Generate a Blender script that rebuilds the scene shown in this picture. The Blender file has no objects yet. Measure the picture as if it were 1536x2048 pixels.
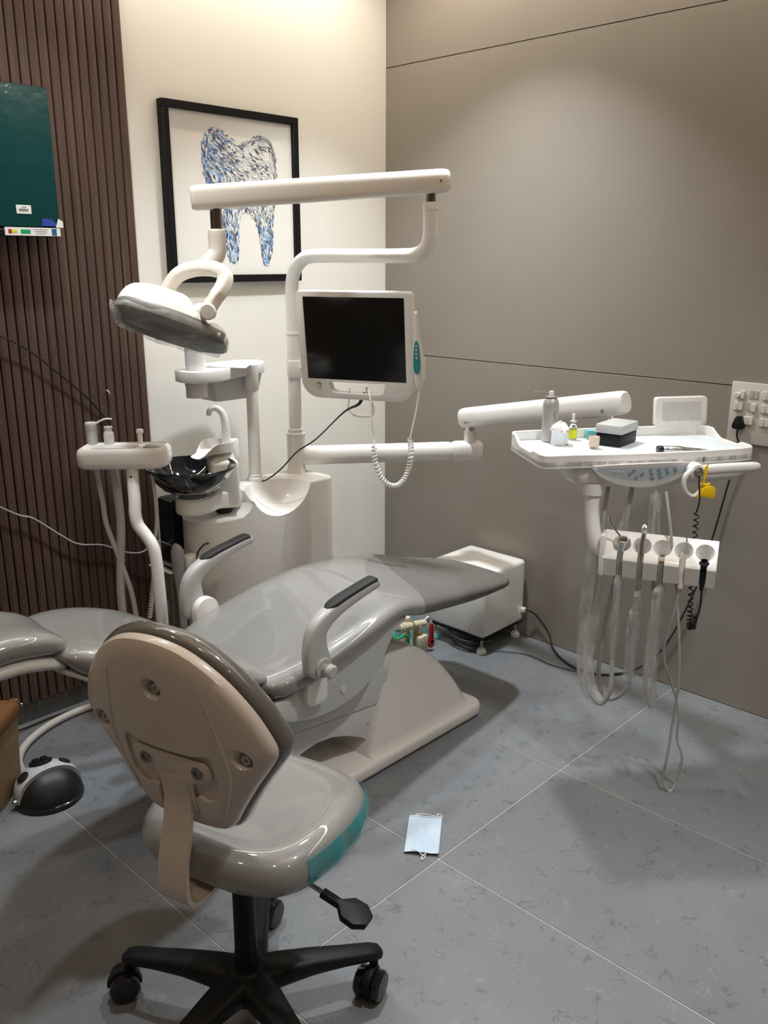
import bpy, bmesh, math, random
from mathutils import Vector, Matrix
random.seed(7)
sc = bpy.context.scene
COL = sc.collection
PI = math.pi

# ---------------------------------------------------------------- camera
cam_d = bpy.data.cameras.new('camera'); cam = bpy.data.objects.new('camera', cam_d); COL.objects.link(cam)
sc.camera = cam
cam_d.sensor_fit = 'VERTICAL'; cam_d.sensor_height = 24.0
cam_d.lens = 24.0 * 1748.85 / 2048.0
cam_d.clip_start = 0.05
_yaw, _pit, _rol = math.radians(46.3395), math.radians(16.0169), math.radians(0.114)
_f = Vector((math.sin(_yaw)*math.cos(_pit), math.cos(_yaw)*math.cos(_pit), -math.sin(_pit)))
_r = Vector((math.cos(_yaw), -math.sin(_yaw), 0)); _u = _r.cross(_f)
_r2 = _r*math.cos(_rol)+_u*math.sin(_rol); _u2 = _u*math.cos(_rol)-_r*math.sin(_rol)
cam.matrix_world = Matrix(((_r2.x,_u2.x,-_f.x,0),(_r2.y,_u2.y,-_f.y,0),(_r2.z,_u2.z,-_f.z,1.566),(0,0,0,1)))

# ---------------------------------------------------------------- world, exposure
wd = bpy.data.worlds.new('world'); sc.world = wd; wd.use_nodes = True
wd.node_tree.nodes['Background'].inputs[0].default_value = (0.9,0.92,1.0,1)
wd.node_tree.nodes['Background'].inputs[1].default_value = 0.008
sc.view_settings.view_transform = 'Standard'; sc.view_settings.look = 'None'
sc.view_settings.gamma = 1.0; sc.view_settings.use_curve_mapping = False
sc.view_settings.exposure = -0.40
# room lights: (x, y, watts, colour) recessed ceiling downlights
CEIL = 2.75
DOWNLIGHTS = [(2.38,2.02,21,'cool'),(1.25,2.25,10,'cool'),(1.7,0.35,16,'cool'),(0.2,0.3,5,'warm'),(0.9,-1.0,8,'warm'),(-0.6,1.5,6,'warm')]
# linear cove strips just below the ceiling along the two visible walls: (x0,y0,x1,y1,watts)
COVES = [(2.80,-1.2,2.80,2.62,17),(0.4,2.64,2.72,2.64,11)]
COVE_COL = (1.0,0.88,0.72)
LCOL = {'cool':(0.90,0.96,1.0),'warm':(1.0,0.80,0.60)}

# ---------------------------------------------------------------- materials
MATS = {}
def mat(name, col, rough=0.5, metal=0.0, coat=0.0, trans=0.0, alpha=1.0, ior=1.45, emit=None, estr=0, var=0.0, vscale=8.0, bump=0.0, bscale=60.0, spec=0.5, coat_r=0.05):
    m = bpy.data.materials.new(name); m.use_nodes = True
    nt = m.node_tree; b = nt.nodes['Principled BSDF']
    b.inputs['Base Color'].default_value = (*col,1)
    b.inputs['Roughness'].default_value = rough; b.inputs['Metallic'].default_value = metal
    b.inputs['Coat Weight'].default_value = coat; b.inputs['Coat Roughness'].default_value = coat_r
    b.inputs['Transmission Weight'].default_value = trans; b.inputs['Alpha'].default_value = alpha
    b.inputs['IOR'].default_value = ior; b.inputs['Specular IOR Level'].default_value = spec
    if emit: b.inputs['Emission Color'].default_value = (*emit,1); b.inputs['Emission Strength'].default_value = estr
    if var or bump:
        tc = nt.nodes.new('ShaderNodeTexCoord')
    if var:
        nz = nt.nodes.new('ShaderNodeTexNoise'); nz.inputs['Scale'].default_value = vscale; nz.inputs['Detail'].default_value = 5
        nt.links.new(tc.outputs['Object'], nz.inputs['Vector'])
        rp = nt.nodes.new('ShaderNodeValToRGB')
        rp.color_ramp.elements[0].position = 0.3; rp.color_ramp.elements[1].position = 0.7
        rp.color_ramp.elements[0].color = (*[c*(1-var) for c in col],1); rp.color_ramp.elements[1].color = (*[min(1,c*(1+var)) for c in col],1)
        nt.links.new(nz.outputs['Fac'], rp.inputs['Fac']); nt.links.new(rp.outputs['Color'], b.inputs['Base Color'])
    if bump:
        n2 = nt.nodes.new('ShaderNodeTexNoise'); n2.inputs['Scale'].default_value = bscale; n2.inputs['Detail'].default_value = 3
        nt.links.new(tc.outputs['Object'], n2.inputs['Vector'])
        bp = nt.nodes.new('ShaderNodeBump'); bp.inputs['Strength'].default_value = bump; bp.inputs['Distance'].default_value = 0.004
        nt.links.new(n2.outputs['Fac'], bp.inputs['Height']); nt.links.new(bp.outputs['Normal'], b.inputs['Normal'])
        if coat: nt.links.new(bp.outputs['Normal'], b.inputs['Coat Normal'])
    MATS[name] = m; return m

mat('plastic_white', (0.80,0.785,0.76), 0.32, coat=0.3, coat_r=0.08)
mat('plastic_cream', (0.78,0.735,0.665), 0.35, coat=0.25, coat_r=0.1)
mat('shell_beige', (0.60,0.53,0.475), 0.33, coat=0.3, coat_r=0.1)
mat('cover_ivory', (0.74,0.70,0.655), 0.36, coat=0.25, coat_r=0.1)
mat('plastic_lightgrey', (0.60,0.60,0.585), 0.4, coat=0.15, coat_r=0.15)
mat('plastic_grey', (0.36,0.365,0.365), 0.4)
mat('armrest_grey', (0.47,0.475,0.47), 0.35, coat=0.2)
mat('rubber_dark', (0.028,0.028,0.029), 0.6, spec=0.3)
mat('black_gloss', (0.012,0.012,0.014), 0.18, coat=0.3)
mat('black_plastic', (0.010,0.0105,0.012), 0.45, spec=0.28)
mat('black_cable', (0.012,0.012,0.013), 0.4)
mat('chrome', (0.80,0.80,0.79), 0.14, metal=1)
mat('steel', (0.58,0.57,0.55), 0.3, metal=1)
mat('steel_dark', (0.30,0.27,0.23), 0.2, metal=1)
mat('vinyl_wrapped', (0.235,0.232,0.224), 0.40, coat=1.0, coat_r=0.045, var=0.06, vscale=6, bump=0.10, bscale=9)
mat('vinyl_matte', (0.138,0.133,0.124), 0.42, var=0.04, vscale=9)
mat('vinyl_rim', (0.115,0.107,0.095), 0.35, coat=1.0, coat_r=0.06, bump=0.25, bscale=25)
mat('wall_white_paint', (0.86,0.83,0.765), 0.6, var=0.012, vscale=3, bump=0.04, bscale=220)
mat('wall_taupe', (0.262,0.233,0.199), 0.40, var=0.025, vscale=4, bump=0.03, bscale=300)
mat('groove_dark', (0.06,0.052,0.045), 0.8)
mat('ceiling_white', (0.66,0.65,0.63), 0.7)
mat('wall_other', (0.30,0.27,0.24), 0.7)
mat('skirting_grey', (0.10,0.10,0.10), 0.4)
mat('grout', (0.50,0.485,0.44), 0.6)
mat('frame_black', (0.008,0.008,0.008), 0.5, spec=0.2)
mat('paper_cream', (0.84,0.82,0.77), 0.55)
mat('paper_white', (0.86,0.86,0.85), 0.6)
mat('screen_black', (0.004,0.0045,0.005), 0.12, coat=0.3)
mat('teal_film', (0.004,0.050,0.050), 0.14, coat=0.6, bump=0.25, bscale=18)
mat('blue_label', (0.04,0.07,0.38), 0.4)
mat('bowl_glass', (0.006,0.008,0.012), 0.05, coat=1.0, coat_r=0.02)
mat('frosted', (0.55,0.62,0.66), 0.3)
mat('tan_bin', (0.42,0.29,0.15), 0.55, var=0.12, vscale=6)
mat('brown_lid', (0.20,0.095,0.04), 0.45, var=0.1)
mat('cardboard', (0.17,0.15,0.13), 0.7)
mat('hose_grey', (0.42,0.42,0.41), 0.45)
mat('hose_white', (0.62,0.60,0.57), 0.45)
mat('pedal_grey', (0.55,0.56,0.58), 0.35, coat=0.2)
mat('yellow', (0.85,0.55,0.01), 0.4)
mat('yellow_label', (0.72,0.72,0.02), 0.5)
mat('teal_plastic', (0.02,0.27,0.28), 0.3, coat=0.5)
mat('teal_packet', (0.14,0.42,0.42), 0.5)
mat('red', (0.45,0.015,0.015), 0.4)
mat('green', (0.01,0.36,0.14), 0.4)
mat('pipe_ivory', (0.62,0.56,0.40), 0.4)
mat('brass', (0.55,0.42,0.15), 0.3, metal=1)
mat('switch_plate', (0.56,0.52,0.47), 0.4)
mat('switch_key', (0.66,0.62,0.56), 0.4)
mat('switch_socket', (0.46,0.42,0.38), 0.5)
mat('mask_blue', (0.50,0.61,0.72), 0.75, var=0.05, vscale=40)
mat('cotton', (0.82,0.76,0.73), 0.9, bump=0.6, bscale=300)
mat('cup_cream', (0.72,0.60,0.47), 0.5)
mat('tray_pad', (0.68,0.74,0.79), 0.35, var=0.03, vscale=12)
mat('panel_blue', (0.62,0.70,0.76), 0.3)
mat('button_violet', (0.36,0.33,0.52), 0.4)
mat('button_teal', (0.15,0.42,0.42), 0.4)
mat('icon_green', (0.06,0.30,0.05), 0.5)
mat('print_grey', (0.16,0.16,0.17), 0.5)
mat('warm_strip', (1,0.8,0.6), 0.5, emit=(1.0,0.60,0.27), estr=17)
mat('lamp_disc', (1,1,1), 0.5, emit=(1.0,0.93,0.82), estr=10)
mat('aluminium', (0.56,0.555,0.54), 0.30, metal=0.95)
mat('steel_tool', (0.36,0.36,0.355), 0.28, metal=1)
mat('can_grey', (0.50,0.49,0.46), 0.36, metal=0.35)
mat('lid_clear', (0.70,0.72,0.71), 0.35, trans=0.35)
mat('glass_clear', (0.9,0.92,0.9), 0.08, trans=0.9)
mat('viewer_panel', (0.60,0.585,0.56), 0.4)
mat('pc_badge', (0.03,0.13,0.30), 0.4)
mat('lens_cover', (0.33,0.34,0.33), 0.12, trans=0.45, coat=0.6)
mat('reflector', (0.30,0.31,0.30), 0.2, metal=1)
mat('lamp_grey', (0.17,0.165,0.15), 0.4)
mat('pedal_black', (0.010,0.010,0.011), 0.45)

def film_mat(name, tint, dens, wr=30.0):
    m = bpy.data.materials.new(name); m.use_nodes = True; nt = m.node_tree; nt.nodes.clear()
    out = nt.nodes.new('ShaderNodeOutputMaterial'); tr = nt.nodes.new('ShaderNodeBsdfTransparent'); tr.inputs[0].default_value = (0.97,0.98,0.98,1)
    pr = nt.nodes.new('ShaderNodeBsdfPrincipled'); pr.inputs['Base Color'].default_value = (*tint,1); pr.inputs['Roughness'].default_value = 0.14
    tc = nt.nodes.new('ShaderNodeTexCoord'); nz = nt.nodes.new('ShaderNodeTexNoise'); nz.inputs['Scale'].default_value = wr; nz.inputs['Detail'].default_value = 4
    mp = nt.nodes.new('ShaderNodeMapping'); mp.inputs['Scale'].default_value = (1,1,0.35)
    nt.links.new(tc.outputs['Object'], mp.inputs['Vector']); nt.links.new(mp.outputs[0], nz.inputs['Vector'])
    bp = nt.nodes.new('ShaderNodeBump'); bp.inputs['Strength'].default_value = 0.9; bp.inputs['Distance'].default_value = 0.01
    nt.links.new(nz.outputs['Fac'], bp.inputs['Height']); nt.links.new(bp.outputs['Normal'], pr.inputs['Normal'])
    mr = nt.nodes.new('ShaderNodeMapRange'); mr.inputs['From Min'].default_value = 0.35; mr.inputs['From Max'].default_value = 0.75
    mr.inputs['To Min'].default_value = dens*0.45; mr.inputs['To Max'].default_value = min(1,dens*1.9)
    nt.links.new(nz.outputs['Fac'], mr.inputs['Value'])
    mx = nt.nodes.new('ShaderNodeMixShader'); nt.links.new(mr.outputs[0], mx.inputs[0]); nt.links.new(tr.outputs[0], mx.inputs[1]); nt.links.new(pr.outputs[0], mx.inputs[2])
    nt.links.new(mx.outputs[0], out.inputs[0]); MATS[name] = m; return m
film_mat('film_clear', (0.66,0.66,0.64), 0.32)
film_mat('film_lamp', (0.72,0.73,0.72), 0.24, 20)
film_mat('film_pink', (0.68,0.60,0.57), 0.34)
film_mat('film_floor', (0.50,0.68,0.72), 0.16)
film_mat('film_wrap', (0.70,0.70,0.68), 0.12, 14)
film_mat('film_teal', (0.05,0.40,0.44), 0.30, 22)

def wood_mat():
    m = bpy.data.materials.new('walnut_slat'); m.use_nodes = True; nt = m.node_tree; b = nt.nodes['Principled BSDF']
    tc = nt.nodes.new('ShaderNodeTexCoord'); mp = nt.nodes.new('ShaderNodeMapping'); mp.inputs['Scale'].default_value = (90,90,2.2)
    oi = nt.nodes.new('ShaderNodeObjectInfo')
    ad = nt.nodes.new('ShaderNodeVectorMath'); ad.operation = 'ADD'
    cm = nt.nodes.new('ShaderNodeCombineXYZ')
    ml = nt.nodes.new('ShaderNodeMath'); ml.operation = 'MULTIPLY'; ml.inputs[1].default_value = 37.0
    nt.links.new(oi.outputs['Random'], ml.inputs[0]); nt.links.new(ml.outputs[0], cm.inputs[0]); nt.links.new(ml.outputs[0], cm.inputs[2])
    nt.links.new(tc.outputs['Object'], ad.inputs[0]); nt.links.new(cm.outputs[0], ad.inputs[1])
    nt.links.new(ad.outputs[0], mp.inputs['Vector'])
    nz = nt.nodes.new('ShaderNodeTexNoise'); nz.inputs['Scale'].default_value = 1.4; nz.inputs['Detail'].default_value = 6
    nt.links.new(mp.outputs[0], nz.inputs['Vector'])
    rp = nt.nodes.new('ShaderNodeValToRGB'); rp.color_ramp.elements[0].position = 0.3; rp.color_ramp.elements[1].position = 0.75
    rp.color_ramp.elements[0].color = (0.060,0.034,0.025,1); rp.color_ramp.elements[1].color = (0.115,0.068,0.052,1)
    nt.links.new(nz.outputs['Fac'], rp.inputs['Fac']); nt.links.new(rp.outputs[0], b.inputs['Base Color'])
    b.inputs['Roughness'].default_value = 0.5; MATS['walnut_slat'] = m
wood_mat()
mat('walnut_backing', (0.025,0.012,0.009), 0.7)

def tile_mat():
    m = bpy.data.materials.new('floor_tile_marbled'); m.use_nodes = True; nt = m.node_tree; b = nt.nodes['Principled BSDF']; N = nt.nodes.new; L = nt.links.new
    ge = N('ShaderNodeNewGeometry'); oi = N('ShaderNodeObjectInfo')
    mu = N('ShaderNodeVectorMath'); mu.operation = 'SCALE'; cb = N('ShaderNodeCombineXYZ')
    rm = N('ShaderNodeMath'); rm.operation = 'MULTIPLY'; rm.inputs[1].default_value = 41.0; L(oi.outputs['Random'], rm.inputs[0])
    L(rm.outputs[0], cb.inputs[0]); L(rm.outputs[0], cb.inputs[1])
    ad = N('ShaderNodeVectorMath'); ad.operation = 'ADD'; L(ge.outputs['Position'], ad.inputs[0]); L(cb.outputs[0], ad.inputs[1])
    # cloudy base
    n1 = N('ShaderNodeTexNoise'); n1.inputs['Scale'].default_value = 2.2; n1.inputs['Detail'].default_value = 6; L(ad.outputs[0], n1.inputs['Vector'])
    r1 = N('ShaderNodeValToRGB'); r1.color_ramp.elements[0].position = 0.35; r1.color_ramp.elements[1].position = 0.68
    r1.color_ramp.elements[0].color = (0.163,0.172,0.184,1); r1.color_ramp.elements[1].color = (0.200,0.208,0.220,1); L(n1.outputs['Fac'], r1.inputs['Fac'])
    # warped vein network, broken up by patches
    nw = N('ShaderNodeTexNoise'); nw.inputs['Scale'].default_value = 26; nw.inputs['Detail'].default_value = 5; L(ad.outputs[0], nw.inputs['Vector'])
    sb = N('ShaderNodeVectorMath'); sb.operation = 'SCALE'; sb.inputs['Scale'].default_value = 0.11; L(nw.outputs['Color'], sb.inputs[0])
    a2 = N('ShaderNodeVectorMath'); a2.operation = 'ADD'; L(ad.outputs[0], a2.inputs[0]); L(sb.outputs[0], a2.inputs[1])
    def veins(scale, width, off, thr):
        v = N('ShaderNodeTexVoronoi'); v.feature = 'DISTANCE_TO_EDGE'; v.inputs['Scale'].default_value = scale
        o = N('ShaderNodeVectorMath'); o.operation = 'ADD'; o.inputs[1].default_value = (off,off*0.7,0); L(a2.outputs[0], o.inputs[0]); L(o.outputs[0], v.inputs['Vector'])
        mr = N('ShaderNodeMapRange'); mr.inputs['From Min'].default_value = width*0.3; mr.inputs['From Max'].default_value = width; mr.inputs['To Min'].default_value = 1; mr.inputs['To Max'].default_value = 0; L(v.outputs['Distance'], mr.inputs['Value'])
        p = N('ShaderNodeTexNoise'); p.inputs['Scale'].default_value = 17.0; p.inputs['Detail'].default_value = 4; o2 = N('ShaderNodeVectorMath'); o2.operation='ADD'; o2.inputs[1].default_value=(off*3,2,0); L(ad.outputs[0], o2.inputs[0]); L(o2.outputs[0], p.inputs['Vector'])
        pr = N('ShaderNodeMapRange'); pr.inputs['From Min'].default_value = thr; pr.inputs['From Max'].default_value = thr+0.07; L(p.outputs['Fac'], pr.inputs['Value'])
        mm = N('ShaderNodeMath'); mm.operation = 'MULTIPLY'; L(mr.outputs[0], mm.inputs[0]); L(pr.outputs[0], mm.inputs[1]); return mm
    vd = veins(22, 0.07, 0.0, 0.545); vl = veins(20, 0.065, 5.3, 0.57)
    m1 = N('ShaderNodeMix'); m1.data_type = 'RGBA'; m1.inputs['B'].default_value = (0.078,0.087,0.094,1); L(r1.outputs[0], m1.inputs['A'])
    f1 = N('ShaderNodeMath'); f1.operation = 'MULTIPLY'; f1.inputs[1].default_value = 0.62; L(vd.outputs[0], f1.inputs[0]); L(f1.outputs[0], m1.inputs['Factor'])
    m2 = N('ShaderNodeMix'); m2.data_type = 'RGBA'; m2.inputs['B'].default_value = (0.31,0.31,0.305,1); L(m1.outputs['Result'], m2.inputs['A'])
    f2 = N('ShaderNodeMath'); f2.operation = 'MULTIPLY'; f2.inputs[1].default_value = 0.32; L(vl.outputs[0], f2.inputs[0]); L(f2.outputs[0], m2.inputs['Factor'])
    L(m2.outputs['Result'], b.inputs['Base Color']); b.inputs['Roughness'].default_value = 0.42
    MATS['floor_tile_marbled'] = m
tile_mat()
def attr_mat(name, attr, rough=0.6):
    m = bpy.data.materials.new(name); m.use_nodes = True; nt = m.node_tree
    a = nt.nodes.new('ShaderNodeAttribute'); a.attribute_name = attr
    nt.links.new(a.outputs['Color'], nt.nodes['Principled BSDF'].inputs['Base Color']); nt.nodes['Principled BSDF'].inputs['Roughness'].default_value = rough
    MATS[name] = m
attr_mat('paint_strokes', 'stroke_colour', 0.6)

# ---------------------------------------------------------------- geometry helpers (world coordinates, metres)
def V(*a): return Vector(a) if len(a) > 1 else Vector(a[0])
class MB:
    def __init__(s): s.v = []; s.f = []
    def add(s, vs, fs):
        o = len(s.v); s.v += [tuple(v) for v in vs]; s.f += [tuple(i+o for i in f) for f in fs]; return s
    def merge(s, other): return s.add(other.v, other.f)
    def xf(s, M): s.v = [tuple(M @ Vector(v)) for v in s.v]; return s
def ring_loft(rings, cap=True, close=False):
    m = MB(); n = len(rings[0]); vs = [p for r in rings for p in r]; fs = []
    R = len(rings)
    for i in range(R if close else R-1):
        j = (i+1) % R
        for k in range(n):
            fs.append((i*n+k, i*n+(k+1)%n, j*n+(k+1)%n, j*n+k))
    if cap and not close:
        fs.append(tuple(range(n-1,-1,-1))); fs.append(tuple((R-1)*n+k for k in range(n)))
    m.add(vs, fs); return m
def crv(pts, n=8):
    P = [Vector(p) for p in pts]; out = []
    for i in range(len(P)-1):
        p0 = P[i-1] if i > 0 else P[i]*2-P[i+1]; p3 = P[i+2] if i+2 < len(P) else P[i+1]*2-P[i]
        for k in range(n):
            t = k/n; out.append(0.5*((2*P[i])+(P[i+1]-p0)*t+(2*p0-5*P[i]+4*P[i+1]-p3)*t*t+(3*P[i]-p0-3*P[i+1]+p3)*t**3))
    out.append(P[-1]); return out
def frames(P):
    T = []
    for i in range(len(P)):
        a = P[max(0,i-1)]; b = P[min(len(P)-1,i+1)]; t = (b-a); T.append(t.normalized() if t.length > 1e-9 else Vector((0,0,1)))
    up = Vector((0,0,1)) if abs(T[0].z) < 0.9 else Vector((1,0,0))
    N = [(up - T[0]*up.dot(T[0])).normalized()]
    for i in range(1,len(P)):
        n = N[-1]-T[i]*N[-1].dot(T[i]); N.append(n.normalized() if n.length > 1e-9 else N[-1])
    return T, N, [T[i].cross(N[i]) for i in range(len(P))]
def tube(pts, r, n=12, smooth=0, cap=True):
    P = crv(pts, smooth) if smooth else [Vector(p) for p in pts]
    T,N,B = frames(P); L = len(P)
    if not callable(r):
        if isinstance(r,(list,tuple)):
            rl = r; r = lambda t: rl[min(len(rl)-1,int(t*(len(rl)-1)))]*(1-(t*(len(rl)-1))%1)+rl[min(len(rl)-1,int(t*(len(rl)-1))+1)]*((t*(len(rl)-1))%1)
        else:
            c = r; r = lambda t: c
    rings = [[P[i]+(N[i]*math.cos(2*PI*k/n)+B[i]*math.sin(2*PI*k/n))*r(i/(L-1)) for k in range(n)] for i in range(L)]
    return ring_loft(rings, cap)
def lathe(prof, o=(0,0,0), ax=(0,0,1), n=24, cap=True):
    ax = Vector(ax).normalized(); up = Vector((1,0,0)) if abs(ax.x) < 0.9 else Vector((0,1,0))
    a = (up-ax*up.dot(ax)).normalized(); b = ax.cross(a); o = Vector(o)
    rings = [[o+ax*h+(a*math.cos(2*PI*k/n)+b*math.sin(2*PI*k/n))*max(r,1e-5) for k in range(n)] for r,h in prof]
    return ring_loft(rings, cap)
def rbox(c, s, bev=0.005, seg=3, rz=0.0, M=None):
    bm = bmesh.new(); bmesh.ops.create_cube(bm, size=1.0)
    for v in bm.verts: v.co = Vector((v.co.x*s[0], v.co.y*s[1], v.co.z*s[2]))
    if bev > 0: bmesh.ops.bevel(bm, geom=bm.edges[:], offset=min(bev, min(s)*0.49), segments=seg, profile=0.5, affect='EDGES')
    m = MB(); bm.verts.index_update(); m.add([v.co.copy() for v in bm.verts], [[v.index for v in f.verts] for f in bm.faces]); bm.free()
    X = Matrix.Translation(Vector(c)) @ (M.to_4x4() if M is not None else Matrix.Rotation(rz,4,'Z'))
    return m.xf(X)
def prism(poly, O, A, B, N, t, bev=0.0, seg=2):
    """polygon (a,b) in plane O + a*A + b*B, extruded t along N, edges bevelled"""
    O,A,B,N = Vector(O),Vector(A),Vector(B),Vector(N); bm = bmesh.new()
    lo = [bm.verts.new(O+A*a+B*b) for a,b in poly]; hi = [bm.verts.new(O+A*a+B*b+N*t) for a,b in poly]; n = len(poly)
    bm.faces.new(lo); bm.faces.new(hi)
    for i in range(n): bm.faces.new((lo[i],lo[(i+1)%n],hi[(i+1)%n],hi[i]))
    bmesh.ops.recalc_face_normals(bm, faces=bm.faces[:])
    if bev > 0:
        es = [e for e in bm.edges if (e.verts[0] in lo) == (e.verts[1] in lo)]
        bmesh.ops.bevel(bm, geom=es, offset=bev, segments=seg, profile=0.5, affect='EDGES', clamp_overlap=True)
    m = MB(); bm.verts.index_update(); m.add([v.co.copy() for v in bm.verts], [[v.index for v in f.verts] for f in bm.faces]); bm.free(); return m
def rpoly(w, h, r, n=5, cx=0, cy=0):
    out = []
    for (sx,sy,a0) in ((1,1,0),(-1,1,90),(-1,-1,180),(1,-1,270)):
        for k in range(n+1):
            a = math.radians(a0+90*k/n); out.append((cx+sx*(w/2-r)+r*math.cos(a), cy+sy*(h/2-r)+r*math.sin(a)))
    return out
def blob(poly2, n=3):
    P = [Vector((a,b,0)) for a,b in poly2]; L = len(P); out = []
    for i in range(L):
        p0,p1,p2,p3 = P[i-1],P[i],P[(i+1)%L],P[(i+2)%L]
        for k in range(n):
            t = k/n; q = 0.5*((2*p1)+(p2-p0)*t+(2*p0-5*p1+4*p2-p3)*t*t+(3*p1-p0-3*p2+p3)*t**3); out.append((q.x,q.y))
    return out
def finish(me, sharp=40):
    me.polygons.foreach_set('use_smooth', [True]*len(me.polygons))
    bm = bmesh.new(); bm.from_mesh(me); bmesh.ops.recalc_face_normals(bm, faces=bm.faces[:]); bm.to_mesh(me); bm.free()
    me.set_sharp_from_angle(angle=math.radians(sharp))
ROOT = {}
def link(name, m, material, parent=None, sharp=40, off=None):
    me = bpy.data.meshes.new(name)
    o0 = off if off is not None else (ROOT.get(parent.name, Vector((0,0,0))) if parent else Vector((0,0,0)))
    me.from_pydata([tuple(Vector(v)-o0) for v in m.v], [], m.f); me.validate(); finish(me, sharp)
    o = bpy.data.objects.new(name, me); COL.objects.link(o)
    if material: me.materials.append(MATS[material])
    if parent: o.parent = parent; ROOT[o.name] = o0
    return o
def thing(name, label, cat, loc=(0,0,0), group=None):
    o = bpy.data.objects.new(name, None); COL.objects.link(o); o.location = loc; o.empty_display_size = 0.05
    o['label'] = label; o['category'] = cat
    if group: o['group'] = group
    ROOT[o.name] = Vector(loc); return o
def single(name, m, material, label, cat, group=None, sharp=40):
    P = [Vector(v) for v in m.v]; c = Vector((sum(p.x for p in P)/len(P), sum(p.y for p in P)/len(P), min(p.z for p in P)))
    o = link(name, m, material, None, sharp, off=c); o.location = c; o['label'] = label; o['category'] = cat
    if group: o['group'] = group
    ROOT[o.name] = c; return o
def struct(name, m, material, parent=None):
    o = link(name, m, material, parent)
    if not parent: o['kind'] = 'structure'
    return o
def plab(o, label): o['label'] = label; return o
def boolean_cut(m, cutter):
    a = bpy.data.objects.new('tmp_a', bpy.data.meshes.new('tmp_a')); a.data.from_pydata(m.v,[],m.f); COL.objects.link(a)
    b = bpy.data.objects.new('tmp_b', bpy.data.meshes.new('tmp_b')); b.data.from_pydata(cutter.v,[],cutter.f); COL.objects.link(b)
    for o in (a,b): finish(o.data)
    md = a.modifiers.new('cut','BOOLEAN'); md.operation = 'DIFFERENCE'; md.object = b; md.solver = 'EXACT'
    dg = bpy.context.evaluated_depsgraph_get(); ev = a.evaluated_get(dg); me = ev.to_mesh()
    out = MB().add([v.co.copy() for v in me.vertices], [tuple(p.vertices) for p in me.polygons]); ev.to_mesh_clear()
    for o in (a,b):
        d = o.data; bpy.data.objects.remove(o); bpy.data.meshes.remove(d)
    return out
def cushion_ring(hw, th, dish=0.0, e1=3.4, e2=2.4, n=40):
    out = []
    for k in range(n):
        a = 2*PI*k/n; c,s = math.cos(a),math.sin(a)
        u = hw*math.copysign(abs(c)**(2/e1),c); v = -th/2+th/2*math.copysign(abs(s)**(2/e2),s)
        if s > 0: v -= dish*(max(0,1-(u/hw)**2))**1.2
        out.append((u,v))
    return out
def sample(tab, t):
    for i in range(len(tab)-1):
        if tab[i][0] <= t <= tab[i+1][0]:
            f = (t-tab[i][0])/(tab[i+1][0]-tab[i][0]); f = f*f*(3-2*f) if False else f
            return [a+(b-a)*f for a,b in zip(tab[i][1:],tab[i+1][1:])]
    return list(tab[0][1:]) if t < tab[0][0] else list(tab[-1][1:])
def spl(tab, t):
    """catmull-rom through rows (key, values...)"""
    k = [r[0] for r in tab]
    if t <= k[0]: return list(tab[0][1:])
    if t >= k[-1]: return list(tab[-1][1:])
    i = max(j for j in range(len(k)-1) if k[j] <= t); f = (t-k[i])/(k[i+1]-k[i])
    p0 = tab[max(0,i-1)][1:]; p1 = tab[i][1:]; p2 = tab[i+1][1:]; p3 = tab[min(len(k)-1,i+2)][1:]
    return [0.5*((2*b)+(c-a)*f+(2*a-5*b+4*c-d)*f*f+(3*b-a-3*c+d)*f**3) for a,b,c,d in zip(p0,p1,p2,p3)]

# ================================================================= ROOM
WX, WY = 2.967, 2.826
X0, Y0 = -1.3, -1.9
# floor slab under the tiles, 600 x 1200 mm tiles with recessed joints
floor = struct('floor', MB().merge(rbox(((X0+WX)/2,(Y0+WY)/2,-0.0517),(WX-X0,WY-Y0,0.10),0)), 'grout')
TX = [0.971+0.6015*i for i in range(-4,5)]; TY = [1.292-1.204*2, 1.292-1.204, 1.292, 2.496, 3.7]
tile_cache = {}
for i in range(len(TX)-1):
    for j in range(len(TY)-1):
        xa,xb = max(TX[i],X0),min(TX[i+1],WX-0.001); ya,yb = max(TY[j],Y0),min(TY[j+1],WY-0.001)
        if xb-xa < 0.02 or yb-ya < 0.02: continue
        key = (round(xb-xa,3),round(yb-ya,3))
        if key not in tile_cache:
            mm = rbox((0,0,-0.005),(key[0]-0.0035,key[1]-0.0035,0.010),0.0006,1); me = bpy.data.meshes.new('tile'); me.from_pydata(mm.v,[],mm.f); me.materials.append(MATS['floor_tile_marbled']); tile_cache[key] = me
        o = bpy.data.objects.new('tile', tile_cache[key]); COL.objects.link(o); o.location = ((xa+xb)/2,(ya+yb)/2,0); o.parent = floor
struct('ceiling', rbox(((X0+WX)/2,(Y0+WY)/2,CEIL+0.05),(WX-X0,WY-Y0,0.10),0), 'ceiling_white')
struct('wall_back', rbox(((X0+WX)/2+0.05,WY+0.06,CEIL/2),(WX-X0+0.3,0.12,CEIL+0.2),0), 'wall_white_paint')
struct('wall_left', rbox((X0-0.06,(Y0+WY)/2,CEIL/2),(0.12,WY-Y0,CEIL+0.2),0), 'wall_other')
struct('wall_front', rbox(((X0+WX)/2,Y0-0.06,CEIL/2),(WX-X0+0.3,0.12,CEIL+0.2),0), 'wall_other')
wr = struct('wall_right', rbox((WX+0.075,(Y0+WY)/2,CEIL/2),(0.12,WY-Y0,CEIL+0.2),0), 'groove_dark')
for (za,zb) in ((0.0,1.1605),(1.1635,2.3525),(2.3555,CEIL)):
    for (ya,yb) in ((Y0,0.384),(0.387,WY)):
        struct('panel', rbox((WX+0.0075,(ya+yb)/2,(za+zb)/2),(0.015,yb-ya,zb-za),0.0008,1), 'wall_taupe', wr)
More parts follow.
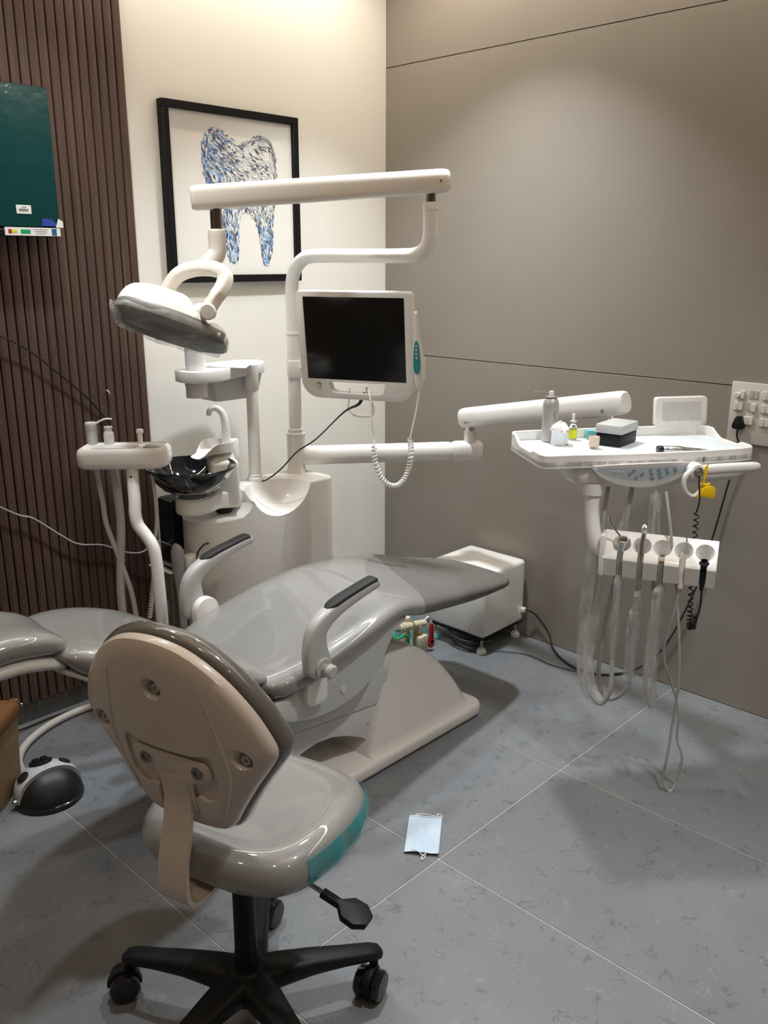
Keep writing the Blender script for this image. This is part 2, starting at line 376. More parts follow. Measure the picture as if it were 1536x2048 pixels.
# fluted walnut cladding on the left part of the back wall: separate slats on a dark backing
SL0, SL1, SP = 0.335, 1.700, 0.0325
clad = struct('wall_cladding', rbox(((SL0+SL1)/2,WY-0.004,(0.07+CEIL)/2),(SL1-SL0,0.008,CEIL-0.07),0), 'walnut_backing')
prof = [(-0.0140,0),(-0.0140,-0.009),(-0.0130,-0.0118),(-0.0095,-0.0130),(0.0095,-0.0130),(0.0130,-0.0118),(0.0140,-0.009),(0.0140,0)]
sm = ring_loft([[V(a,b-0.008,0.07) for a,b in prof],[V(a,b-0.008,CEIL) for a,b in prof]])
sme = bpy.data.meshes.new('slat'); sme.from_pydata(sm.v,[],sm.f); finish(sme,35); sme.materials.append(MATS['walnut_slat'])
ns = int(round((SL1-SL0)/SP))
for i in range(ns):
    o = bpy.data.objects.new('slat', sme); COL.objects.link(o); o.location = (SL1-SP*(i+0.5),WY,0); o.parent = clad
struct('baseboard_back', rbox(((SL0+SL1)/2,WY-0.006,0.035),(SL1-SL0,0.012,0.069),0.001,1), 'skirting_grey')

# ---------------- ceiling lights
DLAB = ['above the corner compressor','over the reclined backrest','above the open floor by the tray','over the stool from behind','behind the stool near the front wall','near the left wall']
for (x,y,wt,c),dl in zip(DOWNLIGHTS,DLAB):
    t = thing('ceiling_downlight', 'round recessed ceiling downlight '+dl, 'light', (x,y,CEIL), 'recessed ceiling downlights')
    link('rim', lathe([(0.062,0),(0.078,0),(0.078,-0.006),(0.062,-0.009)],(x,y,CEIL),(0,0,1),28,False), 'plastic_white', t)
    link('diffuser', lathe([(0.0,-0.003),(0.062,-0.003),(0.062,0.0)],(x,y,CEIL),(0,0,1),28), 'lamp_disc', t)
    ld = bpy.data.lights.new('downlight_lamp','AREA'); ld.shape = 'DISK'; ld.size = 0.12; ld.energy = wt; ld.color = LCOL[c]; ld.spread = math.radians(100 if c == 'cool' else 160)
    lo = bpy.data.objects.new('downlight_lamp', ld); COL.objects.link(lo); lo.location = (0,0,-0.012); lo.parent = t
for nm,(xa,ya,xb,yb,wt) in zip(('grey','cream'),COVES):
    t = thing('cove_light', 'long linear ceiling light along the %s wall'%nm, 'light', ((xa+xb)/2,(ya+yb)/2,CEIL))
    L = math.hypot(xb-xa,yb-ya); an = math.atan2(yb-ya,xb-xa)
    link('profile', rbox(((xa+xb)/2,(ya+yb)/2,CEIL-0.008),(L,0.05,0.014),0.002,1,rz=an), 'plastic_white', t)
    link('diffuser', rbox(((xa+xb)/2,(ya+yb)/2,CEIL-0.0165),(L-0.01,0.036,0.003),0,rz=an), 'lamp_disc', t)
    ld = bpy.data.lights.new('cove_lamp','AREA'); ld.shape = 'RECTANGLE'; ld.size = L; ld.size_y = 0.04; ld.energy = wt; ld.color = COVE_COL
    lo = bpy.data.objects.new('cove_lamp', ld); COL.objects.link(lo); lo.location = (0,0,-0.022); lo.rotation_euler = (0,0,an); lo.parent = t
def strip_loop(pts, label):
    m = MB(); n = len(pts); w = 0.012
    for i in range(n):
        a = Vector((*pts[i],CEIL-0.012)); b = Vector((*pts[(i+1)%n],CEIL-0.012)); d = (b-a); L = d.length
        m.merge(rbox((a+b)/2,(L+w,w,0.014),0.002,1,rz=math.atan2(d.y,d.x)))
    return single('ceiling_strip_light', m, 'warm_strip', label, 'light')
strip_loop([(0.35,1.25),(1.25,1.45),(1.55,0.55),(0.55,0.35)], 'large warm linear light loop on the ceiling')
strip_loop([(0.75,1.15),(1.2,1.0),(1.05,0.6),(0.65,0.75)], 'small warm linear light loop inside the large ceiling loop')

# ================================================================= TOOTH PICTURE on the white wall
fx0,fx1,fz0,fz1 = 1.824,2.438,1.488,2.100
fd = 0.034; fy = WY-0.001
pic = thing('picture_frame', 'black framed canvas of a blue and white tooth on the cream wall', 'picture', (1.03*(fx0+fx1)/2.06,fy,fz0))
bw = 0.027
def bar(x0,x1,z0,z1): return rbox(((x0+x1)/2,fy-fd/2,(z0+z1)/2),(x1-x0,fd,z1-z0),0.002,1)
for nm,a in (('frame_rail',(fx0,fx1,fz1-bw,fz1)),('frame_rail',(fx0,fx1,fz0,fz0+bw)),('frame_stile',(fx0,fx0+bw,fz0+bw,fz1-bw)),('frame_stile',(fx1-bw,fx1,fz0+bw,fz1-bw))):
    link(nm, bar(*a), 'frame_black', pic)
cv = link('canvas', rbox(((fx0+fx1)/2,fy-0.010,(fz0+fz1)/2),(fx1-fx0-2*bw,0.016,fz1-fz0-2*bw),0), 'paper_cream', pic)
# tooth: painted strokes that follow the outline (coordinates u across, w up, metres on the canvas)
px0, pz0 = (fx0+fx1)/2+0.030, 1.800
tooth = blob([(-0.165,0.165),(-0.145,0.205),(-0.11,0.223),(-0.06,0.205),(0.0,0.178),(0.06,0.20),(0.105,0.212),(0.15,0.185),(0.165,0.12),(0.16,0.02),(0.148,-0.06),(0.14,-0.13),(0.135,-0.19),(0.112,-0.242),(0.095,-0.23),(0.085,-0.17),(0.068,-0.10),(0.04,-0.058),(0.0,-0.052),(-0.02,-0.09),(-0.03,-0.15),(-0.035,-0.215),(-0.055,-0.235),(-0.075,-0.20),(-0.092,-0.13),(-0.118,-0.05),(-0.15,0.02),(-0.168,0.10)],5)
def inside(x,y,P=tooth):
    c = False; j = len(P)-1
    for i in range(len(P)):
        xi,yi = P[i]; xj,yj = P[j]
        if (yi > y) != (yj > y) and x < (xj-xi)*(y-yi)/(yj-yi)+xi: c = not c
        j = i
    return c
def nearest(x,y):
    b = min(range(len(tooth)), key=lambda i:(tooth[i][0]-x)**2+(tooth[i][1]-y)**2); p = tooth[b]; q = tooth[(b+1)%len(tooth)]; o = tooth[b-1]
    return math.hypot(p[0]-x,p[1]-y), (q[0]-o[0], q[1]-o[1])
st = MB(); cols = []
rng = random.Random(3)
base_pts = [V(px0+a, fy-0.0186, pz0+b) for a,b in tooth]
cnt = 0
while cnt < 2600:
    edge = cnt > 2150
    if edge:
        i = rng.randrange(len(tooth)); a,b = tooth[i]; a += rng.uniform(-.005,.005); b += rng.uniform(-.005,.005)
    else:
        a = rng.uniform(-0.17,0.17); b = rng.uniform(-0.245,0.225)
        if not inside(a,b): continue
    d,(tx,ty) = nearest(a,b); L = math.hypot(tx,ty) or 1; tx,ty = tx/L,ty/L
    if ty > 0: tx,ty = -tx,-ty
    # flow: outline direction blended with bowl-like curves in the crown
    k = max(0,1-d/0.05); fx_,fy_ = (0.9*(1 if b > 0.06 else 0.25), -0.4-(0.0 if b > 0.06 else 0.8)+ (abs(a)*3 if b>0.05 else 0)*(-1 if a<0 else 1)*0.4)
    dx,dy = tx*k+fx_*(1-k), ty*k+fy_*(1-k); L = math.hypot(dx,dy) or 1; dx,dy = dx/L,dy/L
    ang = rng.gauss(0,0.25); dx,dy = dx*math.cos(ang)-dy*math.sin(ang), dx*math.sin(ang)+dy*math.cos(ang)
    ln = rng.uniform(0.013,0.036)*(0.8 if edge else 1); wd_ = rng.uniform(0.0013,0.0042)
    left = max(0,min(1,(-a+0.03)/0.17)); low = max(0,min(1,(-b-0.02)/0.12)); blue = max(left*0.9, low*0.85)
    q = rng.random()
    if q < 0.15+0.22*(1-blue): c = (0.80,0.80,0.78)
    elif q < 0.70*blue+0.15: c = rng.choice([(0.06,0.14,0.42),(0.13,0.27,0.58),(0.24,0.42,0.66),(0.03,0.06,0.25),(0.38,0.56,0.72),(0.55,0.68,0.76)])
    elif rng.random() < 0.05*left+0.005: c = rng.choice([(0.30,0.04,0.12),(0.20,0.05,0.22)])
    elif q < 0.72: c = rng.choice([(0.66,0.68,0.70),(0.78,0.77,0.74),(0.48,0.55,0.62)])
    else: c = rng.choice([(0.10,0.11,0.14),(0.20,0.21,0.24),(0.05,0.06,0.10)])
    if edge and b > -0.05 and a > 0.0: c = rng.choice([(0.25,0.26,0.28),(0.45,0.46,0.48),(0.14,0.15,0.17)])
    if not edge and inside(a,b) and a > 0.03 and b > 0.0 and rng.random() < 0.45: cnt += 1; continue
    n2 = (-dy,dx); bend = rng.uniform(-0.2,0.2)*ln; yy = fy-0.0190-cnt*4e-7
    vs = []
    for s,wk in ((-0.5,0.15),(-0.17,1.0),(0.17,0.9),(0.5,0.1)):
        cx = a+dx*ln*s+n2[0]*bend*(1-4*s*s); cy = b+dy*ln*s+n2[1]*bend*(1-4*s*s)
        vs += [V(px0+cx+n2[0]*wd_*wk,yy,pz0+cy+n2[1]*wd_*wk), V(px0+cx-n2[0]*wd_*wk,yy,pz0+cy-n2[1]*wd_*wk)]
    st.add(vs,[(0,1,3,2),(2,3,5,4),(4,5,7,6)]); cols += [c]*3; cnt += 1
so = bpy.data.meshes.new('tooth_painting'); so.from_pydata([tuple(Vector(v)-ROOT[pic.name]) for v in st.v],[],st.f)
at = so.attributes.new('stroke_colour','FLOAT_COLOR','FACE'); at.data.foreach_set('color',[x for c in cols for x in (*c,1)])
so.materials.append(MATS['paint_strokes'])
to = bpy.data.objects.new('tooth_painting', so); COL.objects.link(to); to.parent = pic; to['kind'] = 'stuff'; to['label'] = 'blue and white painted tooth'

# ================================================================= TELEVISION on the slats
tvx0,tvx1,tvz0,tvz1 = 0.655,1.382,1.636,2.066; tvy = 2.72
tv = thing('television', 'wall mounted television with dark teal protective film and stickers', 'television', ((tvx0+tvx1)/2,tvy,tvz0))
link('body', rbox(((tvx0+tvx1)/2,tvy+0.026,(tvz0+tvz1)/2),(tvx1-tvx0,0.05,tvz1-tvz0),0.006,2), 'black_plastic', tv)
link('wall_mount', rbox(((tvx0+tvx1)/2+0.1,tvy+0.066,(tvz0+tvz1)/2),(0.22,0.034,0.20),0.003,1), 'black_plastic', tv)
link('screen', rbox(((tvx0+tvx1)/2,tvy-0.0005,(tvz0+tvz1)/2+0.012),(tvx1-tvx0-0.008,0.004,tvz1-tvz0-0.034),0.001,1), 'teal_film', tv)
link('bottom_bezel', rbox(((tvx0+tvx1)/2-0.01,tvy-0.002,tvz0+0.012),(tvx1-tvx0-0.02,0.006,0.018),0.002,1), 'black_gloss', tv)
st_ = link('energy_sticker', rbox((1.288,tvy-0.0062,1.650),(0.175,0.0014,0.024),0.0), 'paper_white', tv)
for (x,w,h,mm) in ((1.216,0.010,0.012,'red'),(1.230,0.016,0.008,'yellow_label'),(1.264,0.030,0.012,'green'),(1.355,0.016,0.020,'pc_badge')):
    link('print', rbox((x,tvy-0.0072,1.650),(w,0.0006,h),0.0), mm, st_)
for k in range(3): link('print', rbox((1.312,tvy-0.0072,1.657-0.006*k),(0.045-0.006*k,0.0006,0.0018),0.0), 'plastic_grey', st_)
bs = link('barcode_label', rbox((1.267,tvy-0.0033,1.714),(0.046,0.0012,0.025),0.0), 'paper_white', tv)
for k in range(14): link('barcode_line', rbox((1.253+0.0021*k,tvy-0.0042,1.712),(0.0008+0.0007*(k%3==0),0.0005,0.008),0.0), 'black_plastic', bs)
link('label_text', rbox((1.268,tvy-0.0042,1.7205),(0.014,0.0005,0.0014),0.0), 'black_plastic', bs)
plab(link('corner_tab', prism([(1.318,1.668),(1.370,1.668),(1.352,1.688),(1.322,1.690)],(0,tvy-0.004,0),(1,0,0),(0,0,1),(0,-1,0),0.002), 'blue_label', tv),'blue plastic tab')
link('film_flap', prism([(1.362,1.664),(1.386,1.664),(1.386,1.682),(1.372,1.690)],(0,tvy-0.007,0),(1,0,0),(0,0,1),(0,-1,0),0.001), 'paper_white', tv)

# cables hanging over the slats
single('cable', tube([(1.05,WY-0.05,1.40),(1.24,WY-0.045,1.305),(1.36,WY-0.04,1.205),(1.45,WY-0.035,1.12),(1.515,WY-0.03,1.04),(1.545,WY-0.03,0.985)],0.0028,8,8), 'black_cable', 'thin dark cable slanting down across the walnut slats from the left', 'cable')
single('cable', tube([(1.0,WY-0.04,0.88),(1.16,WY-0.04,0.765),(1.22,WY-0.04,0.735),(1.31,WY-0.04,0.655),(1.37,WY-0.04,0.61),(1.46,WY-0.04,0.585),(1.53,WY-0.04,0.545),(1.60,WY-0.05,0.525),(1.66,WY-0.06,0.55),(1.72,WY-0.08,0.58)],0.003,8,8), 'hose_grey', 'thin grey cable sagging low across the walnut slats', 'cable')
single('wall_hook', tube([(1.535,WY-0.022,1.13),(1.535,WY-0.035,1.13),(1.538,WY-0.037,1.12),(1.541,WY-0.03,1.118)],0.002,6,3), 'plastic_white', 'tiny white hook fixed on the walnut slats', 'hook')

# ================================================================= SWITCH BOARD on the grey wall
swy1, swz0, swz1 = 1.195, 0.972, 1.178
sw = thing('switch_board', 'beige wall switch board with sockets, knob and rocker keys', 'switchboard', (WX,swy1-0.15,swz0))
link('plate', rbox((WX-0.005,swy1-0.15,(swz0+swz1)/2),(0.010,0.30,swz1-swz0),0.003,2), 'switch_plate', sw)
def key(y,z,w,h,t=0.008,m='switch_key',nm='key'): return link(nm, rbox((WX-0.010-t/2,y,z),(t,w,h),0.0015,1), m, sw)
key(swy1-0.041,1.137,0.014,0.028); kb = link('dimmer_knob', lathe([(0.009,0),(0.009,0.012),(0.007,0.015),(0,0.015)],(WX-0.010,swy1-0.026,1.135),(-1,0,0),16), 'switch_key', sw)
for r_,(z) in enumerate((1.140,1.098,1.055)): pass
for dy in (0.023,0.038): key(swy1-dy,1.098,0.0148,0.028)
key(swy1-0.066,1.100,0.016,0.028,0.003,'switch_socket','socket'); key(swy1-0.082,1.097,0.016,0.028)
for dy in (0.062,0.077): key(swy1-dy,1.052,0.0148,0.028)
for dy in (0.070,0.085): key(swy1-dy,1.140,0.0148,0.028,0.003,'switch_socket','socket')
for dy in (0.115,0.131,0.18,0.196,0.245,0.261):
    for z in (1.140,1.097,1.052): key(swy1-dy,z,0.0148,0.028)
pl = thing('power_plug', 'black three pin plug pushed into the wall switch board', 'plug', (WX-0.010,swy1-0.042,1.035))
yc,zc = swy1-0.042,1.040
link('plug_body', prism(blob([(-0.020,-0.010),(-0.014,0.012),(-0.007,0.024),(0.007,0.024),(0.014,0.012),(0.020,-0.010),(0.012,-0.018),(-0.012,-0.018)],3),(WX-0.0105,yc,zc),(0,1,0),(0,0,1),(-1,0,0),0.024,0.004), 'black_plastic', pl)
link('cord', tube([(WX-0.024,yc,zc-0.015),(WX-0.026,yc,zc-0.04),(WX-0.018,yc-0.006,0.95),(WX-0.012,yc+0.02,0.80),(WX-0.012,yc+0.05,0.62),(WX-0.012,yc+0.09,0.42),(WX-0.012,yc+0.19,0.15),(WX-0.02,yc+0.30,0.02),(WX-0.08,yc+0.36,0.006)],0.0032,8,8), 'black_cable', pl)

# ================================================================= DENTAL CHAIR (long axis along x, toes to +x)
YC = 1.91
ch = thing('dental_chair', 'reclined grey dental treatment chair wrapped in clear plastic on an ivory base', 'dental chair', (1.75,YC,0))
# --- upholstery: loft of rolled sections
#       x     ztop   hw     th    dish  skew
SEAT = [(1.285,0.475,0.185,0.055,0.000,0.0),(1.30,0.490,0.225,0.090,0.006,0.0),(1.34,0.505,0.250,0.110,0.014,0.0),(1.42,0.525,0.268,0.118,0.024,0.0),(1.55,0.552,0.272,0.112,0.026,0.0),(1.68,0.575,0.268,0.104,0.022,0.0),
        (1.82,0.592,0.258,0.098,0.016,0.10),(1.95,0.580,0.248,0.090,0.014,0.30),(2.055,0.560,0.240,0.094,0.012,0.45),(2.17,0.535,0.226,0.092,0.010,0.35),(2.30,0.507,0.212,0.085,0.008,0.18),
        (2.41,0.483,0.196,0.070,0.006,0.08),(2.475,0.466,0.182,0.056,0.004,0.02),(2.51,0.456,0.162,0.043,0.002,0.0),(2.528,0.448,0.125,0.022,0.0,0.0)]
def seat_ring(x, grow=0.0):
    z,hw,th,dish,sk = spl(SEAT, x); dz = (spl(SEAT,x+0.01)[0]-spl(SEAT,x-0.01)[0])/0.02; L = math.hypot(1,dz)
    out = []
    for u,v in cushion_ring(hw+grow, th+2*grow, dish):
        v += grow
        out.append(V(x+sk*u*1.0 - v*dz/L, YC+u, z+v/L))
    return out
xs = [1.285,1.29,1.30,1.315,1.34,1.38]+[1.42+0.035*i for i in range(18)]+[2.055]
link('seat_cushion', ring_loft([seat_ring(x) for x in xs]), 'vinyl_wrapped', ch, 60)
xs2 = [2.055]+[2.09+0.035*i for i in range(10)]+[2.43,2.455,2.475,2.495,2.51,2.52,2.528]
plab(link('leg_rest', ring_loft([seat_ring(x,-0.0015) for x in xs2]), 'vinyl_matte', ch, 60),'matte grey leg rest without plastic')
BACK = [(0.790,0.690,0.070,0.030,0.0),(0.800,0.702,0.115,0.055,0.002),(0.825,0.714,0.152,0.082,0.006),(0.87,0.720,0.180,0.100,0.012),(0.94,0.712,0.207,0.112,0.018),(1.02,0.692,0.228,0.116,0.022),(1.10,0.662,0.240,0.114,0.022),(1.18,0.620,0.244,0.110,0.018),(1.25,0.572,0.242,0.104,0.014),(1.31,0.528,0.235,0.085,0.008),(1.335,0.505,0.21,0.05,0.0)]
def back_ring(x):
    z,hw,th,dish = spl(BACK,x); dz = (spl(BACK,x+0.01)[0]-spl(BACK,x-0.01)[0])/0.02; L = math.hypot(1,dz)
    return [V(x-v*dz/L, YC+u, z+v/L) for u,v in cushion_ring(hw,th,dish)]
link('backrest', ring_loft([back_ring(x) for x in [0.79,0.795,0.80,0.81,0.825,0.845]+[0.87+0.03*i for i in range(15)]+[1.31,1.325,1.335]]), 'vinyl_wrapped', ch, 60)
def bshell(x):
    z,hw,th,dish = spl(BACK,x); k = 0.86; zz = z-th-0.012
    t = 0.06*max(0.12,min(1,(x-0.82)/0.12))*max(0.15,min(1,(1.36-x)/0.1))
    return [V(x+0.02, YC+u, zz+0.03+v*1.0) for u,v in cushion_ring(hw*k+0.012, t+0.02, 0, 3.0, 2.2)]
link('backrest_shell', ring_loft([bshell(0.80+0.035*i) for i in range(15)]), 'plastic_lightgrey', ch, 60)
HEAD = [(0.520,0.735,0.06,0.03),(0.53,0.752,0.10,0.055),(0.56,0.772,0.122,0.075),(0.63,0.786,0.128,0.085),(0.72,0.786,0.126,0.085),(0.79,0.768,0.120,0.078),(0.83,0.745,0.108,0.062),(0.848,0.725,0.08,0.03)]
def head_ring(x, off=0, k=1.0, tk=1.0):
    z,hw,th = spl(HEAD,x); return [V(x,YC+u,z+off+v) for u,v in cushion_ring(hw*k,th*tk,0.012 if off==0 else 0,3.0,2.3)]
hx = [0.52,0.525,0.53,0.545,0.56]+[0.59+0.03*i for i in range(7)]+[0.80,0.82,0.835,0.848]
link('headrest', ring_loft([head_ring(x) for x in hx]), 'vinyl_wrapped', ch, 60)
link('headrest_shell', ring_loft([head_ring(x,-0.062,0.98,0.62) for x in hx]), 'plastic_lightgrey', ch, 60)
link('headrest_bracket', rbox((0.84,YC-0.03,0.655),(0.16,0.055,0.022),0.006,2,M=Matrix.Rotation(0.25,3,'Y')), 'steel', ch)
# --- seat pan (light grey moulded frame under the cushion)
pan = [(1.30,0.405),(1.36,0.352),(1.45,0.322),(1.55,0.314),(1.64,0.328),(1.70,0.354),(1.755,0.403),(1.80,0.475),(1.86,0.51),(1.80,0.515),(1.68,0.49),(1.56,0.458),(1.44,0.430),(1.34,0.415)]
for y0,t in ((1.675,0.022),(2.123,0.022)): link('seat_pan_side', prism(blob(pan,2),(0,y0,0),(1,0,0),(0,0,1),(0,1,0),t,0.005), 'plastic_lightgrey', ch)
pan2 = [(1.31,0.40),(1.37,0.36),(1.46,0.33),(1.56,0.322),(1.64,0.336),(1.70,0.362),(1.75,0.41),(1.80,0.48),(1.68,0.478),(1.56,0.446),(1.44,0.415)]
link('seat_pan', prism(pan2,(0,1.697,0),(1,0,0),(0,0,1),(0,1,0),0.426), 'plastic_lightgrey', ch)
link('cap', lathe([(0.0,0.004),(0.011,0.004),(0.012,0.0)],(1.585,1.675,0.368),(0,-1,0),18), 'plastic_lightgrey', ch)
# --- lift linkage: two panels with an arch below
up = [(1.36,0.315),(1.50,0.305),(1.62,0.30),(1.70,0.31),(1.86,0.318),(1.83,0.205),(1.55,0.236),(1.40,0.255)]
lo = [(1.30,0.26),(1.40,0.252),(1.55,0.233),(1.83,0.202),(1.79,0.06),(1.775,0.085),(1.73,0.118),(1.67,0.148),(1.61,0.168),(1.55,0.176),(1.49,0.168),(1.44,0.14),(1.40,0.10),(1.30,0.10)]
link('lift_cover', prism(up,(0,1.748,0),(1,0,0),(0,0,1),(0,1,0),0.324,0.003), 'plastic_lightgrey', ch)
link('lift_cover', prism(lo,(0,1.752,0),(1,0,0),(0,0,1),(0,1,0),0.316,0.002), 'plastic_lightgrey', ch)
link('screw', lathe([(0.0,0.002),(0.005,0.002),(0.006,0)],(1.762,1.752,0.155),(0,-1,0),12), 'steel', ch)
link('lift_link', rbox((1.62,1.91,0.33),(0.40,0.30,0.03),0.006,2,M=Matrix.Rotation(-0.08,3,'Y')), 'plastic_lightgrey', ch)
# --- base plate and tail cover
bp_ = link('base_plate', prism([(x+1.842,y+YC) for x,y in rpoly(0.92,0.44,0.05,5)],(0,0,0.004),(1,0,0),(0,1,0),(0,0,1),0.048,0.014,3), 'cover_ivory', ch)
link('rubber_foot', rbox((1.842,YC,0.003),(0.88,0.40,0.006),0), 'rubber_dark', bp_)
CP = [(1.735,0.05),(1.76,0.105),(1.80,0.215),(1.835,0.315),(1.852,0.352),(1.872,0.372),(1.90,0.380),(1.93,0.374),(1.99,0.345),(2.06,0.300),(2.13,0.240),(2.195,0.165),(2.24,0.10),(2.27,0.052)]
def cover_section(z, xa, xb, hw):
    return [V(xa+(xb-xa)*(a+0.5), YC+b, z) for a,b in rpoly(1,2*hw,0.001,1)]
rings = []
zl = [0.045,0.06,0.08,0.11,0.15,0.20,0.25,0.29,0.32,0.345,0.362,0.373,0.379]
front = [(p[1],p[0]) for p in CP[:7]]; rear = sorted((p[1],p[0]) for p in CP[6:])
def il(tab,z): return sample([(a,b) for a,b in tab], z)[0]
for z in zl:
    xa = il(front,z); xb = il(rear,z); L = xb-xa
    hw = 0.205 - 0.06*(z/0.38) + (0.018 if z < 0.055 else 0); hw = hw if z < 0.36 else hw-0.004-(z-0.36)*0.7
    r = min(0.028, L*0.3); n = 5; pts = []
    for (sx,sy,a0) in ((1,1,0),(-1,1,90),(-1,-1,180),(1,-1,270)):
        # side pinched towards the tail so the near face is sculpted
        rr = min(L*0.42, 0.10*(1-z/0.5)) if sx > 0 else r*0.55
        ry = min(rr*0.8, hw*0.9) if sx > 0 else r
        for k in range(n+1):
            a = math.radians(a0+90*k/n)
            pts.append(V((xa+xb)/2+sx*(L/2-rr)+rr*math.cos(a), YC+sy*(hw-ry)+ry*math.sin(a), z))
    rings.append(pts)
link('tail_cover', ring_loft(rings), 'cover_ivory', ch, 50)
# --- armrests
def armrest(y, side):
    path = [(1.445,0.470,0.082),(1.441,0.520,0.086),(1.436,0.565,0.074),(1.444,0.610,0.060),(1.478,0.640,0.048),(1.535,0.662,0.040),(1.60,0.678,0.034),(1.65,0.688,0.031),(1.683,0.692,0.024)]
    P = crv([(a,b,0) for a,b,w in path],5); W = crv([(w,0,0) for a,b,w in path],5); n = len(P); rg = []; pg = []
    for i in range(n):
        t = (P[min(n-1,i+1)]-P[max(0,i-1)]).normalized(); nn = Vector((-t.y,t.x)); w = W[i].x
        f = min(1,(i+0.35)/3,(n-1-i+0.35)/2.5)
        rg.append([V(P[i].x+nn.x*v, y+u, P[i].y+nn.y*v) for u,v in [(0.021*math.copysign(abs(math.cos(a))**0.6,math.cos(a))*f, w/2*math.copysign(abs(math.sin(a))**0.6,math.sin(a))*f) for a in [2*PI*k/20 for k in range(20)]]])
        if n*0.50 <= i <= n-3:
            g = min(1,(i-n*0.50+0.6)/2.5,(n-2.4-i)/1.5)
            pg.append([V(P[i].x+nn.x*(w/2+v), y+u, P[i].y+nn.y*(w/2+v)) for u,v in [(0.0195*math.copysign(abs(math.cos(a))**0.5,math.cos(a))*g, -0.004+0.009*math.copysign(abs(math.sin(a))**0.6,math.sin(a))*max(g,0.4)) for a in [2*PI*k/16 for k in range(16)]]])
    a = link('armrest', ring_loft(rg), 'armrest_grey', ch, 55)
    link('arm_pad', ring_loft(pg), 'rubber_dark', a, 55)
    kb = link('pivot_knob', lathe([(0.030,0),(0.030,0.006),(0.027,0.012),(0.014,0.012),(0.014,0.022),(0.019,0.024),(0.0195,0.040),(0.014,0.045),(0,0.0455)],(1.447,y+side*0.016,0.508),(0,side,0),24), 'armrest_grey', a)
    link('bracket', prism(rpoly(0.075,0.12,0.02,3,1.463,0.435) if side < 0 else rpoly(0.085,0.14,0.042,5,1.462,0.485),(0,y-side*0.020,0),(1,0,0),(0,0,1),(0,-side,0),0.030,0.004), 'plastic_white', a)
armrest(1.628,-1); armrest(2.205,1)

# ================================================================= STOOL
a16 = math.radians(16)
F = V(math.cos(a16),math.sin(a16),0); S = V(math.sin(a16),-math.cos(a16),0)   # facing, and to its right
ax = V(0.885,1.238,0)
stl = thing('operator_stool', 'grey plastic wrapped operator stool with beige backrest on black castors', 'stool', ax)
# five star base
hub = link('base_hub', lathe([(0.048,0.085),(0.052,0.095),(0.050,0.128),(0.040,0.15),(0.034,0.155)],(ax.x,ax.y,0),(0,0,1),24), 'black_plastic', stl)
link('column_sleeve', lathe([(0.0235,0.12),(0.0225,0.34),(0.021,0.352),(0.014,0.356)],(ax.x,ax.y,0),(0,0,1),24), 'black_plastic', stl)
link('gas_piston', lathe([(0.011,0.35),(0.011,0.415)],(ax.x,ax.y,0),(0,0,1),16), 'black_gloss', stl)
link('lift_mechanism', rbox((ax.x+0.02,ax.y+0.01,0.424),(0.20,0.14,0.022),0.006,2,rz=a16), 'black_plastic', stl)
for k in range(5):
    th = math.radians(45+72*k); d = V(math.cos(th),math.sin(th),0); s = V(-math.sin(th),math.cos(th),0); rg = []
    for t,w,h,zc in ((0.02,0.040,0.062,0.120),(0.07,0.036,0.054,0.121),(0.14,0.029,0.042,0.119),(0.21,0.024,0.033,0.111),(0.272,0.022,0.028,0.103),(0.292,0.018,0.022,0.099),(0.299,0.008,0.012,0.096)):
        rg.append([ax+d*t+V(0,0,zc)+s*(w*math.copysign(abs(math.cos(q))**0.7,math.cos(q)))+V(0,0,h/2*math.copysign(abs(math.sin(q))**0.7,math.sin(q))) for q in [2*PI*j/18 for j in range(18)]])
    leg = link('leg', ring_loft(rg), 'black_plastic', stl, 50)
    c = ax+d*0.280; sw_ = math.radians([20,150,-60,80,200][k]); wd2 = V(math.cos(sw_),math.sin(sw_),0); wn = V(-math.sin(sw_),math.cos(sw_),0); wc = c+wd2*0.018+V(0,0,0.033)
    cs = link('castor', lathe([(0.010,0.05),(0.010,0.09)],(c.x,c.y,0),(0,0,1),12).merge(prism(blob([(-0.036,-0.004),(-0.027,0.027),(0.0,0.040),(0.027,0.027),(0.037,0.0),(0.0,0.014)],3),wc-wn*0.009,wd2,(0,0,1),wn,0.018,0.002)), 'black_plastic', leg)
    for sg in (-1,1): link('wheel', lathe([(0.006,0.0),(0.029,0.0),(0.033,0.004),(0.033,0.016),(0.028,0.021),(0.0,0.022)],wc+wn*sg*0.010,wn*sg,22), 'black_gloss', leg)
# height lever
lv = ax+V(0.06,-0.02,0.40)
link('lever', tube([ax+S*0.04+F*0.02+V(0,0,0.422),ax+S*0.205+V(0,0,0.402)],0.005,10), 'steel', stl)
hd = ax+S*0.195+V(0,0,0.403); dn = (S*0.9+V(0,0,-0.25)).normalized(); sd = dn.cross(V(0,0,1)).normalized(); uu = sd.cross(dn)
lev = link('lever_handle', prism([(-0.0085,-0.006),(-0.0085,0.034),(-0.028,0.052),(-0.030,0.080),(-0.014,0.100),(0.014,0.100),(0.030,0.080),(0.028,0.052),(0.0085,0.034),(0.0085,-0.006)],hd-uu*0.008,sd,dn,uu,0.016,0.004), 'black_plastic', stl)
